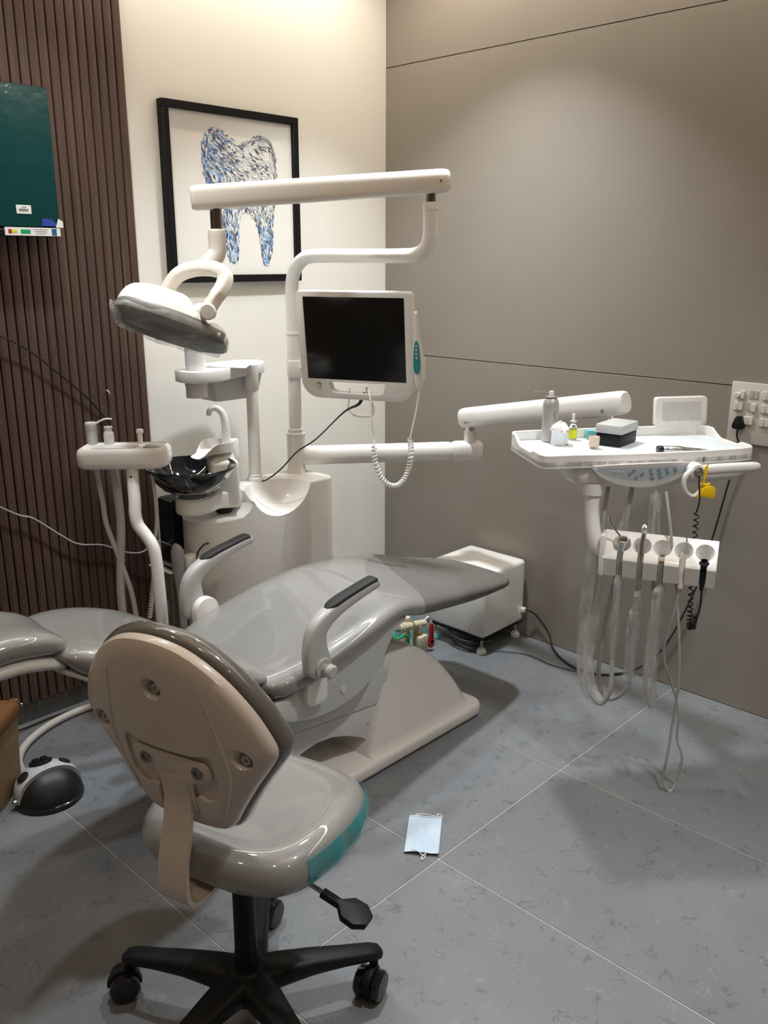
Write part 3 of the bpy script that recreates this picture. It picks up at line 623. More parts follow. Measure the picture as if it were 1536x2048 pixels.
# seat
sc0 = ax+F*0.066+S*(-0.004)
def pz(u,v): return sc0+F*u+S*v
outl = blob([(0.205,0.0),(0.195,0.10),(0.15,0.175),(0.06,0.208),(-0.06,0.205),(-0.15,0.175),(-0.19,0.10),(-0.195,0.0),(-0.19,-0.10),(-0.15,-0.175),(-0.06,-0.205),(0.06,-0.208),(0.15,-0.175),(0.195,-0.10)],4)
sr = []
for k,z in ((0.80,0.428),(0.93,0.430),(0.985,0.440),(1.0,0.458),(0.99,0.477),(0.955,0.493),(0.89,0.504),(0.78,0.508),(0.62,0.504),(0.45,0.500),(0.28,0.498),(0.12,0.497),(0.01,0.497)):
    sr.append([pz(u*k,v*k)+V(0,0,z+0.010+0.012*(u*k/0.2)**3*(1 if u>0 else -0.4)*(-1 if z>0.47 else 0)) for u,v in outl])
seat = link('seat', ring_loft(sr), 'vinyl_wrapped', stl, 70)
plab(link('protective_film', ring_loft([[pz(u*k,v*k)+V(0,0,z+0.010) for u,v in outl[6:19]]+[pz(u*(k+0.004),v*(k+0.004))+V(0,0,z+0.010) for u,v in reversed(outl[6:19])] for k,z in ((0.999,0.4425),(1.010,0.458),(1.0005,0.475),(0.967,0.4925))]), 'film_teal', seat, 60),'leftover teal protective film')
# back support strap: J-shaped flat bar under the seat and up to the backrest
pt = [(-0.02,0.416),(-0.10,0.414),(-0.185,0.412),(-0.222,0.416),(-0.240,0.432),(-0.245,0.46),(-0.240,0.51),(-0.226,0.56),(-0.216,0.62),(-0.224,0.68)]
P = crv([(a,b,0) for a,b in pt],4); wv = 0.034; n = len(P); rg = []
for i in range(n):
    t = (P[min(n-1,i+1)]-P[max(0,i-1)]).normalized(); nn = Vector((-t.y,t.x)); w = wv-0.004*min(1,max(0,(P[i].y-0.45)/0.2))
    rg.append([sc0+F*(P[i].x+nn.x*c_)+S*(s_-0.012)+V(0,0,P[i].y+0.010+nn.y*c_) for s_,c_ in ((-w,-0.004),(w,-0.004),(w,0.004),(-w,0.004))])
link('back_strap', ring_loft(rg), 'shell_beige', stl, 50)
# backrest: curved shell (beige) with cushion on the sitting side; s across, z up
bo = sc0-F*0.222-S*0.008+V(0,0,0.008)
def shape(k, cen=(0,0.75)):
    o = [(0.0,0.942),(0.070,0.931),(0.130,0.895),(0.178,0.842),(0.206,0.790),(0.210,0.764),(0.196,0.738),(0.162,0.692),(0.124,0.636),(0.098,0.596),(0.072,0.581),(0.0,0.578)]
    full = o+[(-a,b) for a,b in reversed(o[1:-1])]
    return [(cen[0]+(a-cen[0])*k, cen[1]+(b-cen[1])*k) for a,b in blob(full,4)]
LEAN = 0.22
def bpt(s,z,d): return bo+S*s+V(0,0,z+0.02*(z-0.70)/0.2)+F*(d+0.45*s*s-LEAN*(z-0.70))     # wraps forward at the sides
def bring(k,d): return [bpt(s,z,d) for s,z in shape(k)]
shell = ring_loft([bring(k,d) for k,d in ((0.02,-0.014),(0.3,-0.014),(0.6,-0.013),(0.80,-0.011),(0.91,-0.006),(0.965,0.001),(0.985,0.010),(0.985,0.018),(0.5,0.018),(0.02,0.018))])
def bcut(s,z,r,dep): return lathe([(0.036,0.014),(0.0225,0.001),(0.0165,-0.008),(0.0130,-0.021)],bpt(s,z,-0.014),-F,28)
for (s,z,r) in ((0.0,0.852,0.017),(-0.158,0.752,0.017),(0.158,0.752,0.017)):
    shell = boolean_cut(shell, bcut(s,z,r,0.016))
# shallow recess that takes the strap head
rec = prism(blob([(-0.094,0.752),(-0.05,0.744),(0.05,0.744),(0.094,0.752),(0.100,0.705),(0.096,0.668),(0.070,0.645),(0.044,0.648),(0.040,0.550),(-0.040,0.550),(-0.044,0.648),(-0.070,0.645),(-0.096,0.668),(-0.100,0.705)],3),bo-F*(0.03-LEAN*0.7),S,V(0,0,1)-F*LEAN,F,0.028)
shell = boolean_cut(shell, rec)
bs_ = link('backrest_shell', shell, 'shell_beige', stl, 35)
for (s,z) in ((0.0,0.852),(-0.158,0.752),(0.158,0.752)):
    link('screw', lathe([(0.009,0.0),(0.009,0.004),(0.004,0.004),(0.004,0.001),(0,0.001)],bpt(s,z,0.001),-F,14), 'steel', bs_)
hp = link('strap_head', prism(blob([(-0.080,0.730),(-0.05,0.733),(0.05,0.733),(0.080,0.730),(0.086,0.702),(0.068,0.684),(0.038,0.672),(0.033,0.60),(-0.033,0.60),(-0.038,0.672),(-0.068,0.684),(-0.086,0.702)],3),bo-F*(0.009-LEAN*0.7),S,V(0,0,1)-F*LEAN,F,0.007,0.0015), 'shell_beige', stl)
for s in (-0.058,0.058): link('bolt', lathe([(0.013,0),(0.012,0.003),(0.006,0.003),(0.006,0.001),(0,0.001)],bo+S*s+V(0,0,0.708)-F*(0.009+LEAN*0.008),-F,18), 'steel_dark', hp)
for sg in (-1,1):
    link('shell_rib', tube([bpt(sg*0.100,0.87,-0.0115),bpt(sg*0.122,0.77,-0.0115),bpt(sg*0.126,0.71,-0.011),bpt(sg*0.098,0.625,-0.010)],[0.001,0.0045,0.0045,0.002],8,5), 'shell_beige', bs_)
link('backrest_rim', ring_loft([bring(k,d) for k,d in ((0.5,0.019),(0.97,0.019),(1.015,0.024),(1.035,0.036),(1.03,0.050),(1.0,0.060),(0.9,0.068),(0.6,0.072),(0.02,0.072))]), 'vinyl_rim', stl, 60)

# ================================================================= SIDE UNIT (water box) with post, cuspidor, shelf
UY0, UY1 = 2.385, 2.600
un = thing('dental_unit', 'glossy white side unit cabinet behind the treatment chair with posts on top', 'dental unit', (1.90,(UY0+UY1)/2,0))
plan = [(1.735+0.1075*math.cos(math.radians(90+15*k)),2.4925+0.1075*math.sin(math.radians(90+15*k))) for k in range(13)]+[(2.10,UY0)]+[(2.196+0.03*math.cos(math.radians(-90+18*k)),UY0+0.03+0.03*math.sin(math.radians(-90+18*k))) for k in range(6)]+[(2.226,UY1)]
body = prism(plan,(0,0,0.02),(1,0,0),(0,1,0),(0,0,1),0.755,0.010,3)
body = boolean_cut(body, prism([(1.50,0.700),(1.785,0.700),(1.815,0.715),(1.835,0.74),(1.848,0.80),(1.50,0.80)],(0,2.2,0),(1,0,0),(0,0,1),(0,1,0),0.5))
scoop = MB(); sr_ = []
for i in range(17):
    th_ = PI*i/16; sr_.append((max(1e-4,math.sin(th_)),-math.cos(th_)))
sg = lathe([(r,h) for r,h in sr_],(0,0,0),(0,0,1),40); sg.xf(Matrix.Translation((1.965,2.375,0.80)) @ Matrix.Diagonal((0.142,0.15,0.128,1)))
body = boolean_cut(body, sg)
ub = link('cabinet', body, 'plastic_white', un, 40)
link('plinth', rbox((1.95,(UY0+UY1)/2,0.012),(0.50,0.18,0.024),0.004,1), 'plastic_grey', un)
# fittings on the right-hand end
link('side_fitting', lathe([(0.012,0),(0.012,0.02),(0.008,0.026),(0,0.027)],(2.222,2.56,0.585),(1,0,0),16), 'plastic_white', un)
link('side_tube', tube([(2.235,2.56,0.575),(2.245,2.56,0.53),(2.240,2.56,0.50),(2.250,2.555,0.46),(2.262,2.55,0.40),(2.262,2.55,0.36)],0.006,8,5), 'glass_clear', un)
# fittings on the left-hand end: grey suction handpiece holder
link('end_holder', rbox((1.598,2.45,0.555),(0.055,0.05,0.08),0.012,3), 'plastic_white', un)
link('end_loop', tube([(1.655,2.415,0.63),(1.625,2.395,0.638),(1.60,2.395,0.62),(1.60,2.41,0.59)],0.003,8,5), 'black_cable', un)
sh = single('suction_wand', tube([(1.552,2.435,0.64),(1.545,2.435,0.632),(1.542,2.435,0.60),(1.545,2.435,0.50),(1.548,2.435,0.38),(1.555,2.44,0.24)],[0.014,0.022,0.023,0.020,0.013,0.013,0.012],14,5), 'plastic_grey', 'grey tubular suction wand hanging by the rounded end of the side unit', 'suction wand')
# main post (carries the lamp) with collars and the tray arm
PX, PY = 2.172, 2.545
post = link('post', lathe([(0.043,0.755),(0.043,0.772),(0.036,0.785),(0.0345,0.80),(0.0345,0.915),(0.037,0.918),(0.037,0.927),(0.030,0.933),(0.030,0.942),(0.0245,0.948),(0.0245,1.31)],(PX,PY,0),(0,0,1),32), 'plastic_white', un)
link('post_clamp', rbox((PX+0.004,PY-0.004,1.175),(0.062,0.062,0.066),0.006,2,rz=-0.6), 'plastic_white', un)
link('ring', lathe([(0.0245,1.30),(0.028,1.302),(0.028,1.310),(0.0245,1.312)],(PX,PY,0),(0,0,1),28,False), 'plastic_white', un)
# ---- tray arm: fixed horizontal arm, then the spring arm
def capsule_arm(A, B, w, h, n=24, e=3.0, endr=0.02):
    A,B = Vector(A),Vector(B); d = (B-A).normalized(); s = d.cross(V(0,0,1)).normalized(); u = s.cross(d); L = (B-A).length; rg = []
    for t,k in ((0,0.80),(0.006,0.92),(0.016,0.985),(0.03,1),(L-0.03,1),(L-0.016,0.985),(L-0.006,0.92),(L,0.80)):
        rg.append([A+d*t+s*(w/2*k*math.copysign(abs(math.cos(a))**(2/e),math.cos(a)))+u*(h/2*k*math.copysign(abs(math.sin(a))**(2/e),math.sin(a))) for a in [2*PI*j/n for j in range(n)]])
    return ring_loft(rg)
tr = thing('instrument_tray', 'white doctor instrument tray on a jointed arm with push button panel', 'instrument tray', (2.3,1.25,1.0))
A0 = V(PX,PY,0.838); A1 = V(2.745,2.105,0.838); dA = (A1-A0).normalized()
link('lower_arm', capsule_arm(A0+dA*0.02,A1-dA*0.10,0.062,0.074,28,2.3), 'plastic_white', tr, 45)
link('lower_arm_end', capsule_arm(A1-dA*0.105,A1+dA*0.018,0.064,0.079,28,2.6), 'plastic_white', tr, 45)
J = A1-dA*0.030
link('elbow_collar', lathe([(0.024,0.865),(0.024,0.915),(0.021,0.918)],(J.x,J.y,0),(0,0,1),24), 'plastic_white', tr)
link('elbow_pin', lathe([(0.0185,0.915),(0.0185,0.945)],(J.x,J.y,0),(0,0,1),24), 'chrome', tr)
B0 = V(J.x+0.005,J.y+0.045,0.962); B1 = V(2.600,1.390,1.124); dB = (B1-B0).normalized()
sa = link('spring_arm', capsule_arm(B0,B1,0.064,0.080,32,2.7), 'plastic_white', tr, 45)
sB = dB.cross(V(0,0,1)).normalized(); uB = sB.cross(dB)
for t in (0.045,0.062): link('screw', lathe([(0.0,0.001),(0.004,0.001),(0.0045,0)],B0+dB*t-uB*0.018+sB*0.0325,sB,10), 'steel_dark', sa)
link('screw', lathe([(0.0,0.002),(0.006,0.002),(0.0065,0)],B1-dB*0.075-uB*0.020+sB*0.0325,sB,12), 'steel', sa)
link('arm_slot', capsule_arm(B1-dB*0.16-uB*0.0395+sB*0.012,B1-dB*0.12-uB*0.0395+sB*0.012,0.006,0.003,12), 'plastic_grey', sa)
K = B1-dB*0.055
link('tray_pivot', lathe([(0.013,0.985),(0.013,1.10)],(K.x,K.y,0),(0,0,1),20), 'chrome', tr)
# ---- tray: a = along the front, b = towards the back
TA = math.radians(-35.5); F0 = V(2.020,1.320,0); a_ = V(math.cos(TA),math.sin(TA),0); b_ = V(-a_.y,a_.x,0)
def T(a,b,z=0): return F0+a_*a+b_*b+V(0,0,z)
TW, TD = 0.665, 0.300
ol = [(0.03,0.0),(0.10,0.0),(0.20,-0.012),(0.34,-0.016),(0.48,-0.012),(0.61,0.0),(0.650,0.012),(0.665,0.040),(0.665,0.15),(0.665,0.22),(0.658,0.27),(0.640,TD),(0.05,TD),(0.012,0.292),(0.0,0.265),(0.0,0.19),(0.0,0.10),(0.0,0.025),(0.010,0.006)]
ZT = 1.043
link('tray_deck', prism(ol,T(0,0,ZT-0.034),a_,b_,V(0,0,1),0.022,0.004), 'plastic_white', tr)
def rim_h(a,b):      # rim is low at the side hand holds, higher at the back
    if b > 0.24: return 0.030
    if (a < 0.05 or a > 0.6) and 0.085 < b < 0.21: return 0.005
    return 0.014
N=len(ol)
dense=[]
for i in range(N):
    p=ol[i];q=ol[(i+1)%N];L=math.hypot(q[0]-p[0],q[1]-p[1]);m=max(1,int(L/0.02))
    for k in range(m): dense.append((p[0]+(q[0]-p[0])*k/m,p[1]+(q[1]-p[1])*k/m))
rings=[]
for k,(ins,hz) in enumerate(((0.0,-0.034),(0.0,1),(0.002,1.1),(0.007,1.1),(0.009,1),(0.010,-0.012))):
    rg=[]
    for i,(a,b) in enumerate(dense):
        p=dense[i-1];q=dense[(i+1)%len(dense)];tx,ty=q[0]-p[0],q[1]-p[1];L=math.hypot(tx,ty);nx,ny=-ty/L,tx/L
        h=rim_h(a,b); rg.append(T(a+nx*ins,b+ny*ins,ZT+(hz if hz<0 else (h-0.012 if hz==1 else h-0.0105))))
    rings.append(rg)
link('tray_rim', ring_loft(rings,False,False), 'plastic_white', tr, 40)
link('tray_mat', prism([(0.333+(a-0.333)*0.955,0.142+(b-0.142)*0.92) for a,b in ol],T(0,0,ZT-0.0125),a_,b_,V(0,0,1),0.003,0.001), 'tray_pad', tr)
# lower housing with the curved control panel
hs=[]
for k,z,ins in ((1,1.012,0.0),(1,0.985,0.004),(0.98,0.965,0.012),(0.93,0.950,0.022),(0.80,0.944,0.05)):
    hs.append([T(0.38+(a-0.38)*k,0.12+(b-0.12)*k,z) for a,b in blob([(0.12,0.012),(0.22,-0.004),(0.36,-0.010),(0.52,0.0),(0.645,0.016),(0.655,0.07),(0.655,0.15),(0.61,0.215),(0.30,0.22),(0.13,0.21),(0.10,0.13),(0.10,0.05)],3)])
link('housing', ring_loft(hs), 'plastic_white', tr, 50)
kb_ = (V(K.x,K.y,0.985)+T(0.41,0.18,0.985))/2
link('pivot_bracket', rbox(kb_,((V(K.x,K.y,0)-T(0.41,0.18,0)).length+0.03,0.05,0.03),0.008,2,rz=math.atan2(K.y-T(0.41,0.18).y,K.x-T(0.41,0.18).x)), 'plastic_white', tr)
def panel_pt(u,v,o=0):   # u across 0..1, v down 0..1 on a sloping lens-shaped console under the front rim
    a = 0.145+0.315*u; dep = 0.052*max(0,1-(2*u-1)**2)**0.8; return T(a,-0.020-0.016*max(0,1-(2*u-1)**2)-o+0.018*v*dep/0.05,1.012-dep*v)
bez=[]
for i in range(25):
    u=i/24; bez.append([panel_pt(u,-0.12,0.001)+V(0,0,0.004),panel_pt(u,1.12,0.001)-V(0,0,0.006),panel_pt(u,1.05,-0.05),panel_pt(u,-0.1,-0.05)])
con = link('control_console', ring_loft(bez), 'plastic_white', tr, 40)
pg = MB(); gv=[]
for i in range(25):
    for j in range(7): gv.append(panel_pt(0.03+0.94*i/24,0.04+0.90*j/6,0.0022))
pg.add(gv,[(i*7+j,(i+1)*7+j,(i+1)*7+j+1,i*7+j+1) for i in range(24) for j in range(6)])
link('membrane_panel', pg, 'panel_blue', con, 60)
def btn(u,v,m):
    c=panel_pt(u,v,0.0026); nrm=(panel_pt(u,v+0.02)-panel_pt(u,v-0.02)).cross(panel_pt(u+0.02,v)-panel_pt(u-0.02,v)).normalized()
    if nrm.dot(b_) > 0: nrm=-nrm
    link('button', lathe([(0.0,0.0006),(0.0052,0.0006),(0.0058,0)],c,nrm,14), m, con)
for u,v,m in ((0.36,0.20,'button_violet'),(0.33,0.42,'button_violet'),(0.45,0.42,'button_violet'),(0.40,0.64,'button_violet'),(0.52,0.20,'button_teal'),(0.60,0.20,'button_violet'),(0.68,0.20,'button_violet'),(0.76,0.22,'button_violet'),(0.54,0.44,'button_teal'),(0.62,0.46,'button_teal'),(0.70,0.46,'button_teal'),(0.78,0.46,'button_teal'),(0.56,0.70,'button_violet'),(0.64,0.72,'button_violet')): btn(u,v,m)
for k in range(4): link('panel_mark', rbox(panel_pt(0.16+0.035*k,0.26,0.0024),(0.005,0.0006,0.006),0,rz=TA), 'viewer_panel', con)
# seam, hand loop and handle on the right
link('seam', rbox(T(0.482,-0.0145,1.022),(0.0012,0.003,0.014),0,rz=TA), 'rubber_dark', tr)
hdl = link('handle', ring_loft([[T(0.445+d_,-0.045,0.998+0.003*math.sin(d_*9))+b_*(0.012*k*math.cos(q))+V(0,0,0.0155*k*math.sin(q)) for q in [2*PI*j/16 for j in range(16)]] for d_,k in ((0.0,0.7),(0.01,0.95),(0.05,1),(0.12,0.98),(0.17,0.95),(0.185,0.85),(0.195,0.6),(0.199,0.2))]), 'plastic_white', tr, 50)
link('handle_boss', lathe([(0.024,-0.01),(0.024,0.012),(0.020,0.017),(0,0.018)],T(0.442,-0.040,0.996),-b_,24), 'plastic_white', hdl)
link('handle_screw', lathe([(0.014,0.0),(0.014,0.004),(0.009,0.004),(0.009,0.008),(0.005,0.009),(0,0.006)],T(0.442,-0.058,0.996),-b_,18), 'steel', hdl)
def cres(sx):
    return tube([T(0.432,-0.050,1.005),T(0.409,-0.052,0.985),T(0.405,-0.052,0.962),T(0.415,-0.052,0.938),T(0.437,-0.052,0.925),T(0.457,-0.052,0.940),T(0.462,-0.050,0.965)],[0.009,0.008,0.007,0.006,0.006,0.006,0.005],10,5)
link('hand_loop', cres(1), 'plastic_white', hdl)
# film viewer standing at the back edge
vw = link('film_viewer', prism(rpoly(0.178,0.092,0.010,4),T(0.575,TD-0.006,1.106),a_,V(0,0,1)+b_*0.10,b_,0.022,0.003), 'plastic_white', tr)
link('viewer_screen', prism(rpoly(0.132,0.058,0.002,2,0.0,0.002),T(0.575,TD-0.0075,1.106),a_,V(0,0,1)+b_*0.10,b_,0.003), 'viewer_panel', vw)
for s_ in (-0.048,-0.005,0.040): link('peg', lathe([(0.003,0),(0.003,0.003),(0,0.003)],T(0.575+s_,TD-0.011,1.106-0.030),-b_,10), 'plastic_white', vw)

# ---- instrument holder below the tray
HZ = -0.026; H0 = V(2.158,1.200,0); H1 = V(2.276,0.906,0); hd_ = (H1-H0).normalized(); hn = V(hd_.y,-hd_.x,0)
if hn.dot(V(-0.7,-0.7,0)) < 0: hn = -hn
HL = (H1-H0).length
ho = thing('instrument_holder', 'white five cup instrument holder bar under the tray', 'instrument holder', (H0.x,H0.y,0.75))
Pp = T(0.165,0.022,0)
link('drop_pole', ring_loft([[c+s1*(0.021*math.cos(q))+s2*(0.021*math.sin(q)) for q in [2*PI*j/20 for j in range(20)]] for c,s1,s2 in [(p_, N_, B_) for p_,N_,B_ in (lambda PP:list(zip(PP,*frames(PP)[1:])))(crv([(Pp.x,Pp.y,0.955),(Pp.x-0.001,Pp.y-0.002,0.92),(Pp.x-0.006,Pp.y-0.006,0.87),(H0.x-hd_.x*0.018,H0.y-hd_.y*0.018,0.805),(H0.x-hd_.x*0.006,H0.y-hd_.y*0.006,0.775),(H0.x+hd_.x*0.03,H0.y+hd_.y*0.03,0.765)],6))]]), 'plastic_white', ho, 50)
link('pole_collar', lathe([(0.028,0.925),(0.028,0.958)],(Pp.x,Pp.y,0),(0,0,1),20), 'plastic_white', ho)
def Hp(s,o,z): return H0+hd_*s+hn*o+V(0,0,z+HZ)
# bar section: sloping upper face, vertical scalloped skirt
secA = [(-0.034,0.846),(-0.024,0.851),(0.034,0.790),(0.036,0.782),(0.020,0.728),(-0.034,0.728)]
barm = ring_loft([[Hp(s,o,z-0.03*0*s) for o,z in secA] for s in (0.012,0.02,HL)])
cups=[]
for k in range(5):
    s = 0.060+0.0560*k; c = Hp(s,0.006,0.822); axd = (hn*0.62+V(0,0,0.78)).normalized()
    cups.append((s,c,axd))
    barm = boolean_cut(barm, lathe([(0.012,-0.055),(0.013,-0.026),(0.0265,0.000),(0.036,0.026)],c,axd,28))
    barm = boolean_cut(barm, rbox(Hp(s,0.045,0.755),(0.017,0.075,0.14),0,rz=math.atan2(hd_.y,hd_.x)))
link('bar', barm, 'plastic_white', ho, 30)
link('end_band', rbox(Hp(0.010,0.002,0.788),(0.016,0.066,0.122),0.006,2,rz=math.atan2(hd_.y,hd_.x)), 'plastic_white', ho)

# ---- instruments and their hoses
def slot(k, up=0.0, o=0.014): s,c,axd = cups[k]; return Hp(s,o,0.80)+V(0,0,up)
def hose(pts, r=0.006, m='hose_grey', parent=None, nm='hose'): return link(nm, tube(pts,r,10,8), m, parent)
def sleeve(pts, rads, parent, m='film_clear'):
    P = crv(pts,7); n = len(P); T_,N_,B_ = frames(P); rg=[]
    for i in range(n):
        t=i/(n-1); k=t*(len(rads)-1); j=min(len(rads)-2,int(k)); r=rads[j]+(rads[j+1]-rads[j])*(k-j)
        rg.append([P[i]+(N_[i]*math.cos(2*PI*q/14)+B_[i]*math.sin(2*PI*q/14)*0.55)*r*(1+0.16*math.sin(q*2.3+i*0.8)+0.06*random.uniform(-1,1)) for q in range(14)])
    return link('plastic_sleeve', ring_loft(rg,False), m, parent, 70)
syr = thing('air_water_syringe', 'steel air water syringe with bent nozzle in the first cup of the holder bar', 'dental syringe', slot(0))
s0 = slot(0)
link('syringe_body', tube([s0+V(0,0,-0.075),s0+V(0,0,-0.03),s0+V(0,0,0.012),s0+V(0,0,0.030)]+[], [0.008,0.009,0.010,0.017],16), 'steel', syr)
link('syringe_head', rbox(s0+V(0.004,-0.002,0.036),(0.024,0.028,0.018),0.006,2,rz=0.4), 'chrome', syr)
n0 = s0+V(0,0,0.040)
link('nozzle', tube([n0,n0-hd_*0.022+V(0,0,0.026),n0-hd_*0.034+V(0,0,0.042),n0-hd_*0.040+V(0,0,0.064)],0.0027,10,4), 'chrome', syr)
hose([s0+V(0,0,-0.07),s0+V(0.004,0.0,-0.20),s0+V(0.012,0.006,-0.33),s0+V(0.01,0.004,-0.44),s0-hd_*0.018+V(0.02,0.02,-0.497),s0-hd_*0.052+V(0.035,0.035,-0.45),s0-hd_*0.062+V(0.045,0.045,-0.32),s0-hd_*0.045+V(0.055,0.055,-0.15),s0-hd_*0.03+V(0.06,0.06,0.10),s0-hd_*0.02+V(0.07,0.07,0.165)],0.0068,'hose_grey',syr)
sleeve([s0+V(0,0,-0.065),s0+V(0.002,0,-0.12),s0+V(0.006,0.002,-0.20),s0+V(0.012,0.006,-0.33)],[0.013,0.021,0.014,0.020,0.014],syr)
sleeve([s0-hd_*0.016+V(0.02,0.02,-0.49),s0-hd_*0.05+V(0.032,0.032,-0.46),s0-hd_*0.062+V(0.045,0.045,-0.34),s0-hd_*0.050+V(0.052,0.052,-0.18),s0-hd_*0.035+V(0.058,0.058,-0.02)],[0.018,0.026,0.027,0.036,0.040],syr)
hp1 = thing('turbine_handpiece', 'slim grey turbine handpiece in the second cup of the holder bar', 'handpiece', slot(1))
s1 = slot(1)
link('handpiece_body', tube([s1+V(0,0,-0.05),s1+V(0,0,-0.01),s1+V(0,0,0.03),s1+hd_*0.003+V(0,0,0.062)],[0.0085,0.0105,0.0075,0.0065],14,3), 'steel', hp1)
link('handpiece_head', lathe([(0.006,-0.012),(0.0075,-0.006),(0.0075,0.008),(0.006,0.011),(0.0022,0.011),(0.0022,0.017),(0,0.017)],s1+hd_*0.003+hn*0.002+V(0,0,0.074),(V(0,0,1)+hn*0.5),14), 'chrome', hp1)
link('coupling', tube([s1+V(0,0,-0.105),s1+V(0,0,-0.05)],[0.0078,0.0082],14), 'steel', hp1)
hose([s1+V(0,0,-0.10),s1+V(0.012,0.008,-0.25),s1+V(0.02,0.012,-0.36),s1-hd_*0.004+V(0.022,0.016,-0.43),s1-hd_*0.03+V(0.03,0.026,-0.475),s1-hd_*0.058+V(0.04,0.036,-0.482),s1-hd_*0.072+V(0.06,0.055,-0.42),s1-hd_*0.06+V(0.07,0.065,-0.25),s1-hd_*0.03+V(0.075,0.07,-0.05),s1-hd_*0.01+V(0.08,0.075,0.165)],0.0072,'hose_grey',hp1)
sleeve([s1+V(0,0,-0.105),s1+V(0.002,0,-0.125),s1+V(0.0,0,-0.145),s1+V(0.014,0.008,-0.18),s1+V(0.016,0.012,-0.28),s1+V(0.02,0.016,-0.40)],[0.013,0.020,0.012,0.030,0.028,0.022],hp1)
sleeve([s1-hd_*0.035+V(0.075,0.07,0.02),s1-hd_*0.02+V(0.078,0.073,0.08),s1-hd_*0.012+V(0.08,0.075,0.16)],[0.022,0.018,0.006],hp1)
hp2 = thing('air_motor_coupling', 'bare hose end with small chrome coupling in the middle cup of the holder bar', 'hose end', slot(2))
s2 = slot(2,-0.03)
link('coupling', tube([s2+V(0,0,-0.05),s2+V(0,0,-0.002),s2+V(0,0,0.0),s2+V(0,0,0.012)],[0.0075,0.0082,0.0082,0.007],16), 'steel', hp2)
link('gasket', lathe([(0.0065,0.012),(0.0065,0.016),(0.003,0.017),(0,0.017)],s2,(0,0,1),14), 'brown_lid', hp2)
hose([s2+V(0,0,-0.05),s2+V(0.008,0.006,-0.16),s2-hd_*0.012+V(0.014,0.012,-0.28),s2-hd_*0.008+V(0.016,0.014,-0.36),s2+hd_*0.014+V(0.02,0.018,-0.445),s2+hd_*0.022+V(0.035,0.032,-0.40),s2+hd_*0.016+V(0.05,0.045,-0.20),s2+hd_*0.0+V(0.07,0.065,0.05),s2+V(0.08,0.075,0.19)],0.0072,'hose_grey',hp2)
sleeve([s2+V(0,0,-0.055),s2+V(0.004,0,-0.075),s2+V(0.006,0.004,-0.16),s2+V(0.010,0.008,-0.30),s2+hd_*0.010+V(0.016,0.014,-0.44)],[0.012,0.026,0.027,0.030,0.028],hp2)
sleeve([s2+hd_*0.004+V(0.06,0.055,-0.02),s2+hd_*0.002+V(0.07,0.065,0.06),s2+V(0.08,0.075,0.185)],[0.028,0.026,0.026],hp2)
scl = thing('ultrasonic_scaler', 'pale tapered ultrasonic scaler in the fourth cup of the holder bar', 'handpiece', slot(3))
s3 = slot(3)
link('scaler_grip', tube([s3+V(0,0,-0.085),s3+V(0,0,-0.04),s3+hd_*0.003+V(0,0,0.012),s3+hd_*0.004+V(0,0,0.020)],[0.0075,0.0105,0.0105,0.0105],16,3), 'plastic_cream', scl)
link('scaler_nose', tube([s3+hd_*0.004+V(0,0,0.020),s3+hd_*0.005+V(0,0,0.040),s3+hd_*0.005+V(0,0,0.050)],[0.0105,0.0075,0.005],16), 'plastic_grey', scl)
link('scaler_tip', tube([s3+hd_*0.005+V(0,0,0.050),s3+hd_*0.005+V(0,0,0.058),s3+hd_*0.003+V(0,0,0.066),s3+hd_*0.004+V(0,0,0.071)],[0.002,0.0015,0.001],8,3), 'chrome', scl)
fl = V(2.314,0.979,0.0045)
hose([s3+V(0,0,-0.08),s3-hd_*0.008+V(0.008,0.004,-0.16),s3-hd_*0.022+V(0.03,0.02,-0.30),s3+hd_*0.002+V(0.06,0.03,-0.40),s3+hd_*0.018+V(0.08,0.035,-0.46),V(2.318,0.985,0.27),V(2.320,0.985,0.18),V(2.325,0.965,0.12),V(2.325,0.975,0.04),fl,V(2.300,0.992,0.006),V(2.292,1.005,0.05),V(2.285,0.995,0.12),V(2.285,0.988,0.25),V(2.265,0.975,0.40),V(2.240,0.985,0.60),V(2.235,1.03,0.85),V(2.25,1.06,0.95)],0.0042,'hose_grey',scl)
clg = thing('curing_light', 'black handpiece and coiled cord in the last cup of the holder bar', 'handpiece', slot(4))
s4 = slot(4,-0.006,0.018)
link('light_head', lathe([(0.006,-0.030),(0.010,-0.020),(0.0115,-0.012),(0.0155,-0.008),(0.0155,0.006),(0.0115,0.010),(0.0095,0.010),(0.008,-0.004),(0,-0.004)],s4,(hn*0.3+V(0,0,0.95)),22), 'black_plastic', clg)
link('handle', tube([s4+V(0,0,-0.02),s4+V(0,0,-0.075)],[0.0085,0.0055],12), 'black_plastic', clg)
def coil(path, R, r, turns, n=14):
    P = crv(path,10); T_,N_,B_ = frames(P); L=len(P); m_=int(turns*n); pts=[]
    for i in range(m_+1):
        t=i/m_*(L-1); j=min(L-2,int(t)); f=t-j; p=P[j].lerp(P[j+1],f); a=2*PI*i/n
        pts.append(p+(N_[j]*math.cos(a)+B_[j]*math.sin(a))*R)
    return tube(pts,r,6)
c4 = s4+V(0.07,0.05,0)
link('cord', tube([s4+V(0,0,-0.07),s4+V(0.005,0,-0.12),s4+V(0.0,0.005,-0.17),s4+V(0.01,0.012,-0.20),s4+V(0.02,0.02,-0.165)],0.003,8,6), 'black_cable', clg)
link('coiled_cord', coil([s4+V(0.02,0.02,-0.16),s4+V(0.025,0.028,-0.20),s4+V(0.04,0.04,-0.205),s4+V(0.045,0.045,-0.16),s4+V(0.045,0.05,-0.08),s4+V(0.05,0.055,0.02),s4+V(0.05,0.055,0.045)],0.0065,0.0022,26,10), 'black_cable', clg)
